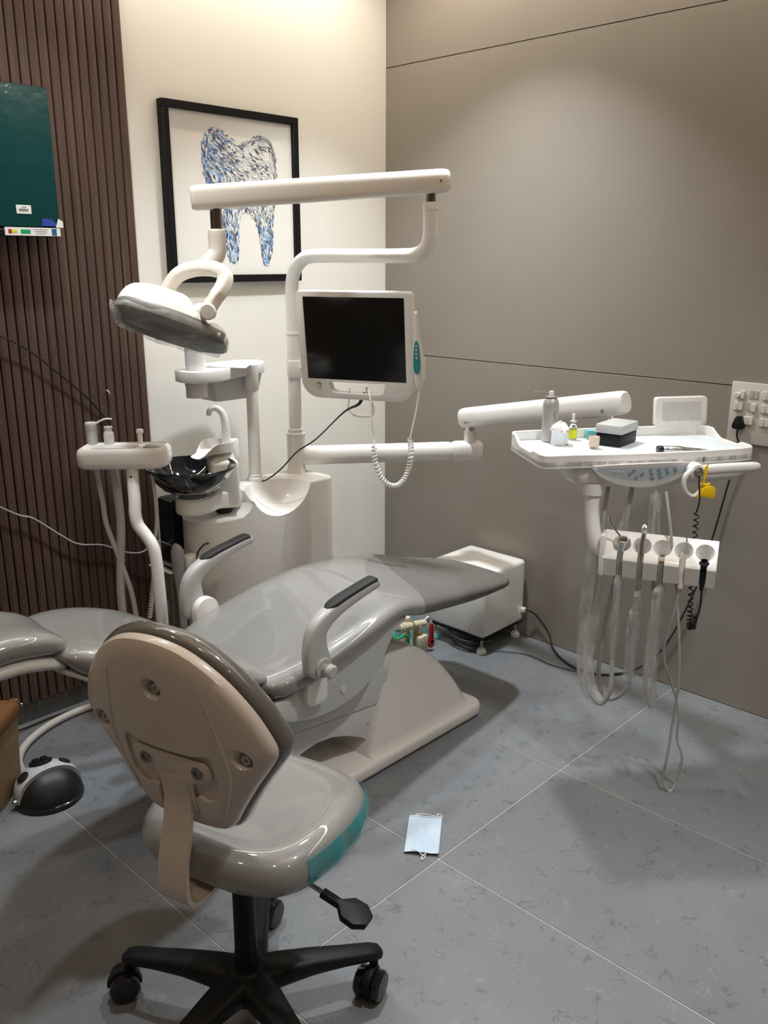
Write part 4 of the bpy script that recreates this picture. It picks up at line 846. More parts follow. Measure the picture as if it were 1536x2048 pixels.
link('stretched_cord', coil([s4+V(0.05,0.055,0.045),s4+V(0.05,0.058,0.125)],0.0065,0.0022,4.5,12).merge(tube([s4+V(0.05,0.058,0.125),s4+V(0.055,0.055,0.16),s4+V(0.055,0.06,0.20),s4+V(0.06,0.065,0.225)],0.0024,8,5)), 'black_cable', clg)

# yellow mouth prop hanging on the handle
yl = single('yellow_clip', prism([(-0.006,0.0),(-0.002,0.0),(0.006,0.045),(0.003,0.060),(-0.003,0.058)],T(0.462,-0.060,0.955),a_,V(0,0,1),-b_,0.004,0.001).merge(tube([T(0.460,-0.062,0.955),T(0.467,-0.062,1.02)],0.0022,8)).merge(prism(blob([(-0.024,-0.030),(-0.018,-0.008),(-0.008,0.004),(0.016,0.005),(0.024,-0.006),(0.022,-0.026),(0.012,-0.030),(-0.004,-0.024),(-0.016,-0.022)],3),T(0.470,-0.072,0.950),a_,V(0,0,1),b_,0.022,0.003)).merge(tube([T(0.455,-0.062,0.962),T(0.468,-0.062,0.958),T(0.479,-0.062,0.961)],0.005,8)), 'yellow', 'bright yellow plastic clip dangling from the tray handle', 'clip')

# ---- things lying on the tray
ZM = ZT-0.0095
def at_(x,y): return V(x,y,ZM)
p = at_(2.268,1.462)
can = thing('spray_can', 'tall grey aerosol lubricant can with thin nozzle tube on the tray', 'spray can', p)
link('can_body', lathe([(0.022,0),(0.0245,0.002),(0.0245,0.112),(0.0235,0.120),(0.018,0.131),(0.0165,0.133)],p,(0,0,1),28), 'can_grey', can)
link('valve_ring', lathe([(0.0165,0.132),(0.019,0.134),(0.019,0.138),(0.014,0.140),(0.006,0.139)],p,(0,0,1),24), 'aluminium', can)
link('spray_button', lathe([(0.0075,0.139),(0.0075,0.152),(0.006,0.155),(0,0.155)],p,(0,0,1),16), 'plastic_white', can)
link('nozzle_tube', tube([p+V(0,0,0.149),p+V(-0.030,0.030,0.154),p+V(-0.042,0.042,0.148)],0.0011,6,3), 'glass_clear', can)
link('emblem', lathe([(0.0035,0.0004),(0,0.0004)],p+V(-0.0172,-0.0172,0.045),(-0.7,-0.7,0),10), 'rubber_dark', can)
for k in range(4): link('print', rbox(p+V(-0.0105,-0.0225,0.070+0.008*k),(0.012-0.002*(k%2),0.0008,0.0015),0,rz=-0.42), 'print_grey', can)
p = at_(2.246,1.412)
cj = thing('cotton_tin', 'small metal cup stuffed with white cotton on the tray', 'metal cup', p)
link('cup', lathe([(0.028,0.0),(0.0285,0.003),(0.0265,0.005),(0.0265,0.045),(0.0285,0.048),(0.0255,0.048),(0.024,0.006),(0,0.006)],p,(0,0,1),28), 'aluminium', cj)
cm_ = MB(); rg=[]
rr=random.Random(5)
for k,(z,r) in enumerate(((0.038,0.023),(0.047,0.031),(0.052,0.027),(0.057,0.021),(0.062,0.013),(0.068,0.005),(0.073,0.002))):
    rg.append([p+V(r*math.cos(q)*(1+0.25*rr.uniform(-1,1)),r*math.sin(q)*(1+0.25*rr.uniform(-1,1)),z+0.006*rr.uniform(-1,1)) for q in [2*PI*j/12 for j in range(12)]])
link('cotton', ring_loft(rg), 'cotton', cj, 70)
p = at_(2.338,1.423)
sb_ = thing('dropper_bottle', 'small clear dropper bottle with yellow label behind the metal cup', 'bottle', p)
link('bottle', lathe([(0.0115,0),(0.013,0.002),(0.013,0.040),(0.010,0.049),(0.006,0.053),(0.006,0.058)],p,(0,0,1),20), 'glass_clear', sb_)
link('label', lathe([(0.0133,0.006),(0.0133,0.034)],p,(0,0,1),20,False), 'yellow_label', sb_)
link('cap', lathe([(0.0095,0.056),(0.0095,0.060),(0.004,0.061),(0.0045,0.072),(0.005,0.079),(0.003,0.082),(0,0.082)],p,(0,0,1),16), 'plastic_white', sb_)
p = at_(2.267,1.306)
cp = thing('bur_cup', 'tiny cream notched cup standing in front of the black case', 'cup', p)
link('cup', lathe([(0.0150,0.008),(0.0165,0.034),(0.0155,0.036),(0.0140,0.034),(0.013,0.012),(0,0.012)],p,(0,0,1),22), 'cup_cream', cp)
for k in range(4):
    q=PI/4+k*PI/2+0.4; link('foot', rbox(p+V(0.0130*math.cos(q),0.0130*math.sin(q),0.005),(0.005,0.008,0.010),0.001,1,rz=q), 'cup_cream', cp)
link('base_disc', lathe([(0.012,0),(0.0125,0.009),(0,0.0095)],p,(0,0,1),18), 'steel_dark', cp)
p = at_(2.394,1.386)
single('teal_packet', prism([(-0.022,-0.012),(0.022,-0.010),(0.020,0.012),(-0.018,0.014)],p+V(0,0,0.0),a_,b_,V(0,0,1),0.028,0.004).xf(Matrix.Identity(4)), 'teal_packet', 'small teal packet half hidden behind the black case', 'packet')
p = V(2.383,1.298,ZM)
bx = thing('bur_case', 'black storage case with frosted clear lid on the tray', 'case', p)
rzb = 0.10
link('case_base', rbox(p+V(0,0,0.020),(0.122,0.080,0.040),0.006,2,rz=rzb), 'black_plastic', bx)
link('case_lid', rbox(p+V(0,0,0.0525),(0.128,0.086,0.027),0.007,2,rz=rzb), 'lid_clear', bx)
link('lid_lip', rbox(p+V(0,0,0.0415),(0.130,0.088,0.004),0.001,1,rz=rzb), 'lid_clear', bx)
p0_ = V(2.337,1.140,ZM+0.0115); p1_ = V(2.462,1.032,ZM+0.004)
hp_ = thing('straight_handpiece', 'silver straight handpiece lying at the front of the tray', 'handpiece', (2.40,1.09,ZM))
dh = (p1_-p0_).normalized(); Lh=(p1_-p0_).length
link('coupling', lathe([(0.010,0),(0.0108,0.002),(0.0108,0.016),(0.0085,0.017)],p0_,dh,18), 'black_gloss', hp_)
link('motor', lathe([(0.0098,0.016),(0.0110,0.020),(0.0110,0.030),(0.0100,0.031),(0.0112,0.034),(0.0112,0.070),(0.0100,0.074)],p0_,dh,20), 'aluminium', hp_)
link('nose', lathe([(0.0098,0.074),(0.0082,0.082),(0.0070,0.110),(0.0062,0.126),(0.0045,0.134),(0.0040,0.150),(0.0012,0.152),(0.0012,Lh),(0,Lh)],p0_,dh,18), 'steel_tool', hp_)

# ================================================================= OPERATING LAMP on its arm
lm = thing('operating_lamp', 'white dental operating lamp with film covered face hanging from a long arm', 'dental lamp', (1.51,2.34,1.33))
RX,RY = 2.325,2.008
link('swan_tube', tube([(PX,PY,1.305),(PX,PY,1.40),(PX,PY,1.475),(PX+0.004,PY-0.016,1.535),(PX+0.016,PY-0.055,1.574),(PX+0.035,PY-0.115,1.583),(PX+0.075,PY-0.26,1.583),(PX+0.122,PY-0.43,1.583),(RX-0.012,RY+0.045,1.588),(RX-0.003,RY+0.012,1.612),(RX,RY,1.655),(RX,RY,1.735)],0.0245,20,6), 'plastic_white', lm)
link('riser_collar', lathe([(0.0265,1.728),(0.0265,1.748),(0.022,1.754)],(RX,RY,0),(0,0,1),24), 'plastic_white', lm)
link('riser_pin', lathe([(0.017,1.75),(0.017,1.79)],(RX,RY,0),(0,0,1),20), 'steel_dark', lm)
L0 = V(2.375,1.975,1.822); L1 = V(1.668,2.425,1.752); dL = (L1-L0).normalized(); sL = dL.cross(V(0,0,1)).normalized(); uL = sL.cross(dL)
la = link('lamp_arm', capsule_arm(L0,L1,0.060,0.076,30,3.2), 'plastic_cream', lm, 45)
link('screw', lathe([(0.0,0.002),(0.005,0.002),(0.0055,0)],L0+dL*0.035+(sL if sL.dot(V(-0.7,-0.7,0))>0 else -sL)*0.030,(sL if sL.dot(V(-0.7,-0.7,0))>0 else -sL),12), 'steel', la)
Q = L1-dL*0.075
link('lamp_pin', lathe([(0.0185,1.652),(0.0185,1.745)],(Q.x,Q.y,0),(0,0,1),20), 'steel_dark', lm)
kn = V(Q.x,Q.y,0)
link('knuckle', tube([kn+V(0,0,1.662),kn+V(0,0,1.655),kn+V(0,0,1.60),kn+V(-0.012,0.004,1.575),kn+V(-0.036,0.010,1.552),kn+V(-0.05,0.012,1.540)],[0.020,0.028,0.0285,0.030,0.031,0.029],20,4), 'plastic_cream', lm)
# lamp frame: e1 along the head, e2 away from the viewer side, e3 up
e1 = V(0.656,-0.687,-0.31).normalized(); e2 = V(0.634,0.607,-0.46); e2 = (e2-e1*e2.dot(e1)).normalized(); e3 = e1.cross(e2)
if e3.z < 0: e3 = -e3
LC = V(1.505,2.335,1.375)
def LP(u,v,w): return LC+e1*u+e2*v+e3*w
plate = blob([(-0.165,0.0),(-0.155,0.07),(-0.10,0.105),(0.0,0.112),(0.09,0.10),(0.15,0.07),(0.178,0.04),(0.178,-0.04),(0.15,-0.07),(0.09,-0.10),(0.0,-0.112),(-0.10,-0.105),(-0.155,-0.07)],3)
def lring(k,w,du=0.0): return [LP(u*k+du,v*k,w) for u,v in plate]
link('lamp_plate', ring_loft([lring(0.90,-0.020),lring(0.985,-0.014),lring(1.0,-0.004),lring(1.0,0.010),lring(0.98,0.016),lring(0.5,0.017)]), 'lamp_grey', lm, 45)
cap=[]
for k,w in ((1.0,0.013),(0.985,0.030),(0.94,0.048),(0.86,0.062),(0.72,0.072),(0.5,0.078),(0.25,0.080),(0.02,0.0805)):
    rg=[]
    for u,v in plate:
        uu_=u*k; ww = 0.012+(w-0.013)*1.2*(1.0 if uu_ < 0.03 else max(0.18,1-(uu_-0.03)/0.11)); rg.append(LP(uu_*0.985-0.002,v*k*0.97,ww))
    cap.append(rg)
link('lamp_hood', ring_loft(cap), 'plastic_cream', lm, 50)
link('hood_end', prism(blob([(0.10,0.014),(0.125,0.038),(0.160,0.030),(0.180,0.008),(0.176,-0.012),(0.14,0.004)],3),LP(0,-0.050,0),e1,e3,e2,0.10,0.004), 'plastic_cream', lm)
link('end_button', rbox(LP(0.158,-0.078,-0.004),(0.010,0.010,0.010),0.002,1), 'plastic_white', lm)
link('reflector', ring_loft([lring(0.82,-0.0195,-0.01),lring(0.7,-0.012,-0.01),lring(0.3,-0.003,-0.01),lring(0.02,-0.002,-0.01)]), 'reflector', lm, 60)
rr = random.Random(11); fr=[]
for k,w in ((1.02,0.000),(1.03,-0.010),(1.0,-0.020),(0.86,-0.027),(0.62,-0.030),(0.35,-0.031),(0.03,-0.030)):
    fr.append([LP(u*k-0.006+rr.uniform(-.003,.003),v*k+rr.uniform(-.003,.003),w+rr.uniform(-.009,.009)*(1 if k>0.1 else 0)) for u,v in plate])
link('protective_film', ring_loft(fr,False), 'film_lamp', lm, 80)
fl_=[]
for i_ in range(9):
    t_=i_/8; hw_=0.075*math.sqrt(max(0.05,1-(t_*0.93)**2)); top=[]; bot=[]
    for j_ in range(11):
        v_=-1+0.2*j_; pnt=LP(-0.135-0.050*t_, v_*hw_, -0.012-0.020*math.sin(t_*2.4)+0.040*t_**3+0.004*math.sin(v_*5+t_*4)); top.append(pnt); bot.append(pnt-e3*0.0012)
    fl_.append(top+bot[::-1])
link('film_flap', ring_loft(fl_), 'film_pink', lm, 80)
# yoke
yp = crv([V(1.550,2.205,1.420),V(1.580,2.196,1.461),V(1.612,2.199,1.497),V(1.628,2.214,1.525),V(1.620,2.254,1.542),V(1.598,2.323,1.542),V(1.572,2.372,1.524),V(1.556,2.405,1.486),V(1.540,2.410,1.440)],6)
yn = ((yp[20]-yp[0]).cross(yp[-1]-yp[0])).normalized(); rg=[]
for i_,p_ in enumerate(yp):
    t_ = (yp[min(len(yp)-1,i_+1)]-yp[max(0,i_-1)]).normalized(); n_ = t_.cross(yn).normalized(); b2 = n_.cross(t_)
    k_ = 0.021 if 6 < i_ < len(yp)-6 else 0.018
    rg.append([p_+n_*(k_*math.copysign(abs(math.cos(q))**0.55,math.cos(q)))+b2*(0.020*math.copysign(abs(math.sin(q))**0.55,math.sin(q))) for q in [2*PI*k/24 for k in range(24)]])
yk = link('yoke_handle', ring_loft(rg), 'plastic_cream', lm, 45)
link('yoke_knob', lathe([(0.024,-0.012),(0.025,0.010),(0.024,0.020),(0.020,0.024),(0,0.0245)],V(1.546,2.194,1.422),V(-0.55,-0.80,0.05),24), 'plastic_white', yk)
link('yoke_hub', lathe([(0.022,-0.03),(0.024,0.0),(0.024,0.02)],V(1.556,2.226,1.421),V(-0.3,0.9,0.0),20), 'plastic_cream', yk)

# ================================================================= MONITOR with intraoral camera
mo = thing('monitor', 'white framed dark flat monitor with handle slot mounted on the unit post', 'monitor', (2.179,2.224,1.09))
mw = V(0.171,-0.401,0.0).normalized(); mu_ = V(-0.052,0.012,0.369); mu_ = (mu_-mw*mu_.dot(mw)).normalized(); mn = mw.cross(mu_)
if mn.dot(V(-0.7,-0.7,0)) < 0: mn = -mn
MC = V(2.179,2.224,1.275)
def MP(u,v,o=0): return MC+mw*u+mu_*v+mn*o
MW,MH = 0.432,0.382
out = [(-MW/2,MH/2-0.012),(-MW/2+0.004,MH/2-0.004),(-MW/2+0.012,MH/2),(MW/2-0.012,MH/2),(MW/2-0.004,MH/2-0.004),(MW/2,MH/2-0.012)]
for k in range(7):
    a=k/6*PI/2; out.append((MW/2-0.066+0.066*math.cos(a), -MH/2+0.066-0.066*math.sin(a)))
for k in range(7):
    a=k/6*PI/2; out.append((-MW/2+0.066-0.066*math.sin(a), -MH/2+0.066-0.066*math.cos(a)))
frm = prism(out,MP(0,0,-0.034),mw,mu_,mn,0.034,0.004,2)
frm = boolean_cut(frm, prism(rpoly(0.378,0.292,0.002,1,0.0,0.026),MP(0,0,-0.004),mw,mu_,mn,0.02))
slot_ = blob([(-0.108,-0.129),(-0.09,-0.1285),(0.0,-0.1285),(0.09,-0.1285),(0.108,-0.129),(0.104,-0.150),(0.090,-0.168),(0.0,-0.170),(-0.090,-0.168),(-0.104,-0.150)],2)
frm = boolean_cut(frm, prism(slot_,MP(0,0,-0.06),mw,mu_,mn,0.10))
mf = link('frame', frm, 'plastic_white', mo, 35)
link('screen', rbox(MP(0,0.026,-0.0035),(0.377,0.291,0.003),0,M=Matrix((mw,mu_,mn)).transposed()), 'screen_black', mo)
link('power_button', lathe([(0.0055,0),(0.0055,0.0015),(0,0.002)],MP(0.145,-0.148,0),mn,16), 'plastic_white', mo)
lg = link('logo', prism(blob([(-0.0085,0.006),(-0.004,0.009),(0.004,0.009),(0.0085,0.006),(0.0075,-0.001),(0.004,-0.010),(0.0,-0.003),(-0.004,-0.010),(-0.0075,-0.001)],2),MP(-0.147,-0.142,0),mw,mu_,mn,0.0005), 'icon_green', mo)
link('logo_centre', prism(blob([(-0.005,0.003),(0,0.004),(0.005,0.003),(0.0035,-0.005),(0.0,-0.001),(-0.0035,-0.005)],2),MP(-0.147,-0.142,0.0006),mw,mu_,mn,0.0004), 'plastic_white', lg)
link('logo_text', prism(rpoly(0.020,0.0016,0.0004,1),MP(-0.147,-0.157,0),mw,mu_,mn,0.0005), 'icon_green', mo)
link('indicator', lathe([(0.0015,0.0006),(0,0.0006)],MP(-0.168,-0.141,0),mn,8), 'rubber_dark', mo)
link('back_box', rbox(MP(0.0,0.02,-0.048),(0.24,0.20,0.03),0.008,2,M=Matrix((mw,mu_,mn)).transposed()), 'plastic_white', mo)
mb = MP(-0.02,0.0,-0.06)
link('mount_arm', tube([mb,V(mb.x*0.5+PX*0.5,mb.y*0.5+PY*0.5,1.19),(PX+0.01,PY-0.02,1.18)],0.016,14,4), 'plastic_white', mo)
link('camera_clip', prism(blob([(-0.006,-0.035),(-0.006,0.035),(0.004,0.040),(0.016,0.030),(0.014,-0.030),(0.004,-0.042)],2),MP(MW/2+0.004,-0.085,-0.03),mw,mu_,mn,0.028,0.003), 'plastic_white', mo)
link('camera_clip', rbox(MP(MW/2+0.034,-0.07,-0.010),(0.008,0.075,0.030),0.003,2,M=Matrix((mw,mu_,mn)).transposed()), 'plastic_white', mo)
io = thing('intraoral_camera', 'white pen shaped intraoral camera with teal button strip clipped beside the monitor', 'camera', MP(MW/2+0.02,-0.08,0.01))
def IP(v,du=0,o=0.0): return MP(MW/2+0.019+du,v,0.004+o)
rg=[]
for v,w,du in ((0.130,0.002,-0.004),(0.128,0.006,-0.004),(0.120,0.0075,-0.004),(0.08,0.0085,-0.003),(0.045,0.010,-0.002),(0.015,0.0145,0.0),(-0.02,0.0185,0.001),(-0.055,0.0195,0.002),(-0.085,0.0175,0.002),(-0.115,0.0135,0.003),(-0.135,0.010,0.003),(-0.140,0.007,0.003)):
    rg.append([IP(v,du)+mw*(w*math.cos(q))+mn*(w*0.8*math.sin(q)) for q in [2*PI*j/20 for j in range(20)]])
link('camera_body', ring_loft(rg), 'plastic_white', io, 50)
bt = link('button_strip', prism(blob([(-0.0055,0.034),(0.0055,0.034),(0.0105,0.0),(0.0125,-0.035),(0.0115,-0.062),(0.006,-0.074),(-0.006,-0.074),(-0.0115,-0.062),(-0.0125,-0.035),(-0.0105,0.0)],3),IP(-0.005,0.001,0.0135),mw,mu_,mn,0.0035,0.0008), 'teal_plastic', io)
for k in range(4): link('button', lathe([(0.0042,0.0005),(0.0042,0.001),(0.003,0.001),(0.003,0.0004),(0,0.0004)],IP(0.016-0.0135*k,0.001,0.0170),mn,14), 'plastic_lightgrey', bt)
w0 = IP(-0.138,0.003)
link('cord', tube([w0,w0+V(-0.006,0.0,-0.03),w0+V(-0.018,0.0,-0.08),w0+V(-0.034,0.0,-0.13),w0+V(-0.046,0.0,-0.17)],0.0032,8,6).merge(tube([V(2.108,2.058,0.955),V(2.122,2.072,0.985),V(2.118,2.078,1.02),V(2.124,2.085,1.06),V(2.125,2.09,1.10),V(2.14,2.12,1.14)],0.0032,8,6)), 'plastic_white', io)
link('coiled_cord', coil([w0+V(-0.046,0.0,-0.17),V(2.190,1.962,0.93),V(2.183,1.968,0.875),V(2.160,1.975,0.835),V(2.130,1.990,0.822),V(2.108,2.020,0.845),V(2.100,2.045,0.90),V(2.106,2.058,0.957)],0.0075,0.0030,34,12), 'plastic_white', io)
wl = MP(0.02,-0.17,-0.03)
single('cable', tube([wl,wl+V(-0.010,0.012,-0.03),wl+V(-0.02,0.02,-0.045),wl+V(-0.06,0.05,-0.07),V(2.06,2.30,0.955),V(2.02,2.36,0.905),V(1.985,2.41,0.84),V(1.955,2.45,0.80),V(1.94,2.47,0.789)],[0.0065,0.0060,0.005,0.0026,0.0026,0.0026,0.0026,0.0026],8,6), 'black_cable', 'thin black cable running from under the monitor down to the unit top', 'cable')
single('cable', tube([MP(-0.035,-0.155,-0.02),MP(-0.045,-0.20,-0.03),MP(-0.048,-0.235,-0.025),MP(-0.02,-0.255,-0.02),MP(0.02,-0.256,-0.02),MP(0.050,-0.248,-0.02),MP(0.050,-0.215,-0.025),MP(0.034,-0.190,-0.03),MP(0.026,-0.150,-0.03)],[0.002,0.002,0.002,0.0045,0.0045,0.003,0.002,0.006,0.0055],8,6), 'plastic_white', 'looped white lead hanging below the monitor handle', 'cable')

# ================================================================= CUSPIDOR on the unit
BX,BY = 1.628,2.454
cu = thing('cuspidor', 'black glass spittoon bowl on a white stand with faucet', 'spittoon', (1.70,2.46,0.71))
prof=[(0.030,0.816),(0.060,0.819),(0.095,0.836),(0.128,0.868),(0.147,0.902),(0.150,0.906),(0.152,0.905),(0.1525,0.901),(0.146,0.892),(0.130,0.864),(0.098,0.829),(0.062,0.811),(0.030,0.808)]
link('bowl', ring_loft([[V(BX+r*math.cos(2*PI*k/48),BY+r*math.sin(2*PI*k/48),z) for k in range(48)] for r,z in prof],False,True), 'bowl_glass', cu, 60)
link('drain', lathe([(0.0,0.8165),(0.031,0.8165),(0.031,0.806),(0,0.806)],(BX,BY,0),(0,0,1),28), 'frosted', cu)
link('bowl_collar', lathe([(0.036,0.790),(0.040,0.800),(0.034,0.811)],(BX,BY,0),(0,0,1),28), 'frosted', cu)
std = prism(blob([(-0.056,0.0),(-0.040,0.042),(0.0,0.058),(0.05,0.055),(0.09,0.060),(0.165,0.060),(0.195,0.050),(0.200,-0.030),(0.18,-0.052),(0.09,-0.045),(0.05,-0.052),(0.0,-0.058),(-0.040,-0.042)],3),(BX,BY,0.738),(0.985,0.174,0),(-0.174,0.985,0),(0,0,1),0.055,0.008,3)
link('stand_arm', std, 'plastic_white', cu)
link('stand_ring', lathe([(0.046,0.790),(0.055,0.791),(0.055,0.797),(0.046,0.799)],(BX,BY,0),(0,0,1),28,False), 'plastic_white', cu)
SX,SY = 1.782,2.492
link('stand_tower', rbox((SX,SY,0.815),(0.100,0.135,0.17),0.014,3,rz=-0.45), 'plastic_white', cu)
tw=[]
for z,k in ((0.885,1.0),(0.905,0.88),(0.928,0.70),(0.94,0.5)):
    tw.append([V(SX+0.004,SY+0.012,z)+V(a*k*math.cos(-0.45)-b*k*math.sin(-0.45),a*k*math.sin(-0.45)+b*k*math.cos(-0.45),0) for a,b in rpoly(0.095,0.13,0.02,4)])
link('stand_cap', ring_loft(tw), 'plastic_white', cu, 50)
link('stand_foot', lathe([(0.030,0.706),(0.030,0.732)],(SX,SY,0),(0,0,1),22), 'rubber_dark', cu)
FX,FY = 1.806,2.490
link('faucet', tube([(FX,FY,0.93),(FX,FY,0.98),(FX-0.001,FY+0.001,1.02),(FX-0.008,FY+0.006,1.055),(FX-0.024,FY+0.015,1.073),(FX-0.042,FY+0.024,1.071),(FX-0.048,FY+0.027,1.060),(FX-0.049,FY+0.028,1.050)],[0.017,0.016,0.014,0.012,0.011,0.010,0.0095,0.008],16,5), 'plastic_white', cu)
link('faucet_base', lathe([(0.020,0.90),(0.019,0.955),(0.016,0.962),(0,0.962)],(FX+0.020,FY-0.012,0),(0,0,1),22), 'plastic_white', cu)
# cup filler tray: dish with a spout towards the bowl
cd = V(-0.88,0.10,0); cd.normalize(); cs_ = V(-cd.y,cd.x,0); cc = V(1.752,2.490,0.926); rg=[]
dish = [(-0.050,0.0),(-0.046,0.030),(-0.025,0.043),(0.010,0.044),(0.045,0.026),(0.064,0.022),(0.064,-0.022),(0.045,-0.026),(0.010,-0.044),(-0.025,-0.043),(-0.046,-0.030)]
dd=[(a*1.22,b*1.22) for a,b in blob(dish,3)]
def dz_(a): return 0.036 if a < 0.015 else max(0.005,0.036-(a-0.015)*0.75)
rings_=[]
for k,mode in ((0.80,'bot'),(0.97,'bot2'),(1.0,'top'),(0.94,'top'),(0.90,'in'),(0.4,'in')):
    rings_.append([cc+cd*(a*k)+cs_*(b*k)+V(0,0,{'bot':0.0,'bot2':0.002,'top':dz_(a),'in':0.005-(0.004 if a>0.05 else 0)}[mode]-(max(0,a-0.03)*0.35)) for a,b in dd])
link('cup_tray', ring_loft(rings_), 'plastic_white', cu, 45)

# ================================================================= SHELF on its column
CX_,CY_ = 1.973,2.55
shf = thing('cup_shelf', 'white oval shelf with hanging bin on a slim column of the unit', 'shelf', (CX_,CY_,0.77))
link('column', lathe([(0.030,0.770),(0.030,0.785),(0.026,0.789),(0.026,0.797),(0.0225,0.80),(0.0215,1.13)],(CX_,CY_,0),(0,0,1),28), 'plastic_white', shf)
link('column_sleeve', lathe([(0.0235,1.118),(0.025,1.12),(0.0245,1.205),(0.018,1.212),(0,1.213)],(CX_,CY_,0),(0,0,1),28), 'plastic_white', shf)
so_ = [(a,b) for a,b in blob([(1.675,2.55),(1.69,2.50),(1.73,2.482),(1.80,2.488),(1.90,2.530),(1.97,2.552),(2.05,2.575),(2.085,2.63),(2.05,2.70),(1.95,2.71),(1.83,2.69),(1.74,2.64),(1.69,2.61)],3)]
link('shelf_top', prism(so_,(0,0,1.166),(1,0,0),(0,1,0),(0,0,1),0.040,0.004), 'plastic_white', shf)
link('shelf_bin', ring_loft([[V(1.94+(a-1.94)*k,2.645+(b-2.645)*k,z) for a,b in [(1.94+p_[0],2.645+p_[1]) for p_ in rpoly(0.23,0.13,0.018,3)]] for z,k in ((1.078,0.80),(1.082,0.84),(1.166,1.0))]), 'plastic_lightgrey', shf, 45)
cupt = thing('cup_dispenser', 'plain white cup dispenser tube standing through the left end of the shelf', 'cup dispenser', (1.735,2.55,1.11))
link('tube', lathe([(0.0355,1.112),(0.037,1.115),(0.037,1.150),(0.0395,1.152),(0.0395,1.164)],(1.735,2.55,0),(0,0,1),28), 'plastic_white', cupt)
link('upper_tube', lathe([(0.034,1.207),(0.034,1.300),(0.031,1.303),(0,1.303)],(1.735,2.55,0),(0,0,1),28), 'plastic_white', cupt)
link('upper_lid', rbox((1.70,2.58,1.315),(0.16,0.07,0.010),0.004,2,rz=-0.55), 'plastic_cream', cupt)
single('paper_sheet', prism([(0,0),(0.089,0.065),(0.259,0.034),(0.077,-0.130)],(1.803,2.591,1.2085),(1,0,0.0),(0,1,0.02),(0,0,1),0.0015), 'paper_white', 'loose white paper sheet lying on the shelf', 'paper')

# ================================================================= ASSISTANT TRAY (left)
asx = thing('assistant_tray', 'white assistant instrument rest on a bent pole beside the bowl', 'instrument rest', (1.39,2.43,0.3))
pm = [(1.392,2.424,0.955),(1.391,2.423,0.90),(1.380,2.402,0.84),(1.372,2.392,0.80),(1.373,2.382,0.765),(1.383,2.358,0.735),(1.392,2.335,0.70),(1.394,2.325,0.655),(1.393,2.318,0.58),(1.392,2.312,0.48),(1.392,2.312,0.30)]
link('pole', tube(pm,0.0195,18,5), 'plastic_white', asx)
link('pole_foot', tube([(1.392,2.312,0.30),(1.42,2.33,0.27),(1.56,2.40,0.27),(1.60,2.42,0.27)],0.0195,16,4), 'plastic_white', asx)
ta = V(0.69,-0.72,0).normalized(); tb = V(0.72,0.69,0).normalized(); tc_ = V(1.397,2.470,0)
bd=[]
tp = rpoly(0.286,0.118,0.034,5)
for k,z in ((0.90,0.938),(0.98,0.944),(1.0,0.956),(1.0,0.985),(0.97,0.998),(0.90,1.004),(0.88,0.9995),(0.5,0.9985)):
    bd.append([tc_+ta*(a*k)+tb*(b*k)+V(0,0,z+0.02*a*k) for a,b in tp])
link('rest_body', ring_loft(bd), 'plastic_white', asx, 45)
link('groove', prism([(a,b+0.006) for a,b in rpoly(0.285,0.115,0.03,4)],tc_-tb*0.006+V(0,0,0.9515),ta+V(0,0,0.02),tb,V(0,0,1),0.0012), 'plastic_lightgrey', asx)
link('recess', prism(rpoly(0.145,0.050,0.018,4,-0.03,0.0),tc_+V(0,0,0.9992),ta+V(0,0,0.02),tb,V(0,0,1),0.002), 'plastic_lightgrey', asx)
link('keypad', prism(rpoly(0.062,0.056,0.008,3,0.095,0.004),tc_+V(0,0,0.9995),ta+V(0,0,0.02),tb,V(0,0,1),0.0024,0.0005), 'plastic_grey', asx)
link('side_peg', tube([tc_-ta*0.140+V(0,0,0.955),tc_-ta*0.150-tb*0.01+V(0,0,0.95)],[0.004,0.002],8), 'plastic_white', asx)
link('pole_screw', lathe([(0.0035,0.0008),(0,0.0008)],V(1.377,2.408,0.915),V(-0.6,-0.75,0.1),10), 'rubber_dark', asx)
as1 = thing('assistant_syringe', 'sleeved syringe with white bent nozzle standing on the left rest', 'dental syringe', (1.352,2.590,0.98))
q0 = V(1.352,2.590,0)
link('body', lathe([(0.014,0.985),(0.015,1.03),(0.015,1.05),(0.019,1.062),(0.017,1.068),(0,1.068)],q0,(0,0,1),18), 'plastic_lightgrey', as1)
link('clear_sleeve', lathe([(0.019,0.985),(0.021,1.03),(0.020,1.062)],q0,(0,0,1),16,False), 'film_clear', as1)
link('nozzle', tube([q0+V(0.008,-0.008,1.062),q0+V(0.028,-0.028,1.076),q0+V(0.036,-0.036,1.0795),q0+V(0.048,-0.05,1.0795)],0.0028,8,3), 'plastic_white', as1)
link('hose', tube([q0+V(0,0,0.985),q0+V(0.005,-0.005,0.90),q0+V(0.012,-0.012,0.80),q0+V(0.018,-0.016,0.72),q0+V(0.045,-0.045,0.58),q0+V(0.062,-0.062,0.48),q0+V(0.07,-0.07,0.36)],0.0085,10,6), 'hose_white', as1)
as2 = thing('suction_tip_holder', 'grey capped suction valve standing second on the left rest', 'suction valve', (1.387,2.549,0.98))
q1 = V(1.392,2.552,0)
link('valve', lathe([(0.016,0.985),(0.0165,1.028),(0.0145,1.036),(0.012,1.040),(0.012,1.048),(0.0135,1.050),(0.0135,1.054),(0,1.055)],q1,(0,0,1),18), 'plastic_lightgrey', as2)
link('suction_hose', tube([q1+V(0,0,0.985),q1+V(0.008,-0.004,0.88),q1+V(0.012,-0.008,0.74),q1+V(0.004,-0.0,0.60),q1+V(-0.004,0.002,0.48),q1+V(-0.004,0.0,0.36)],0.014,12,8), 'hose_white', as2)
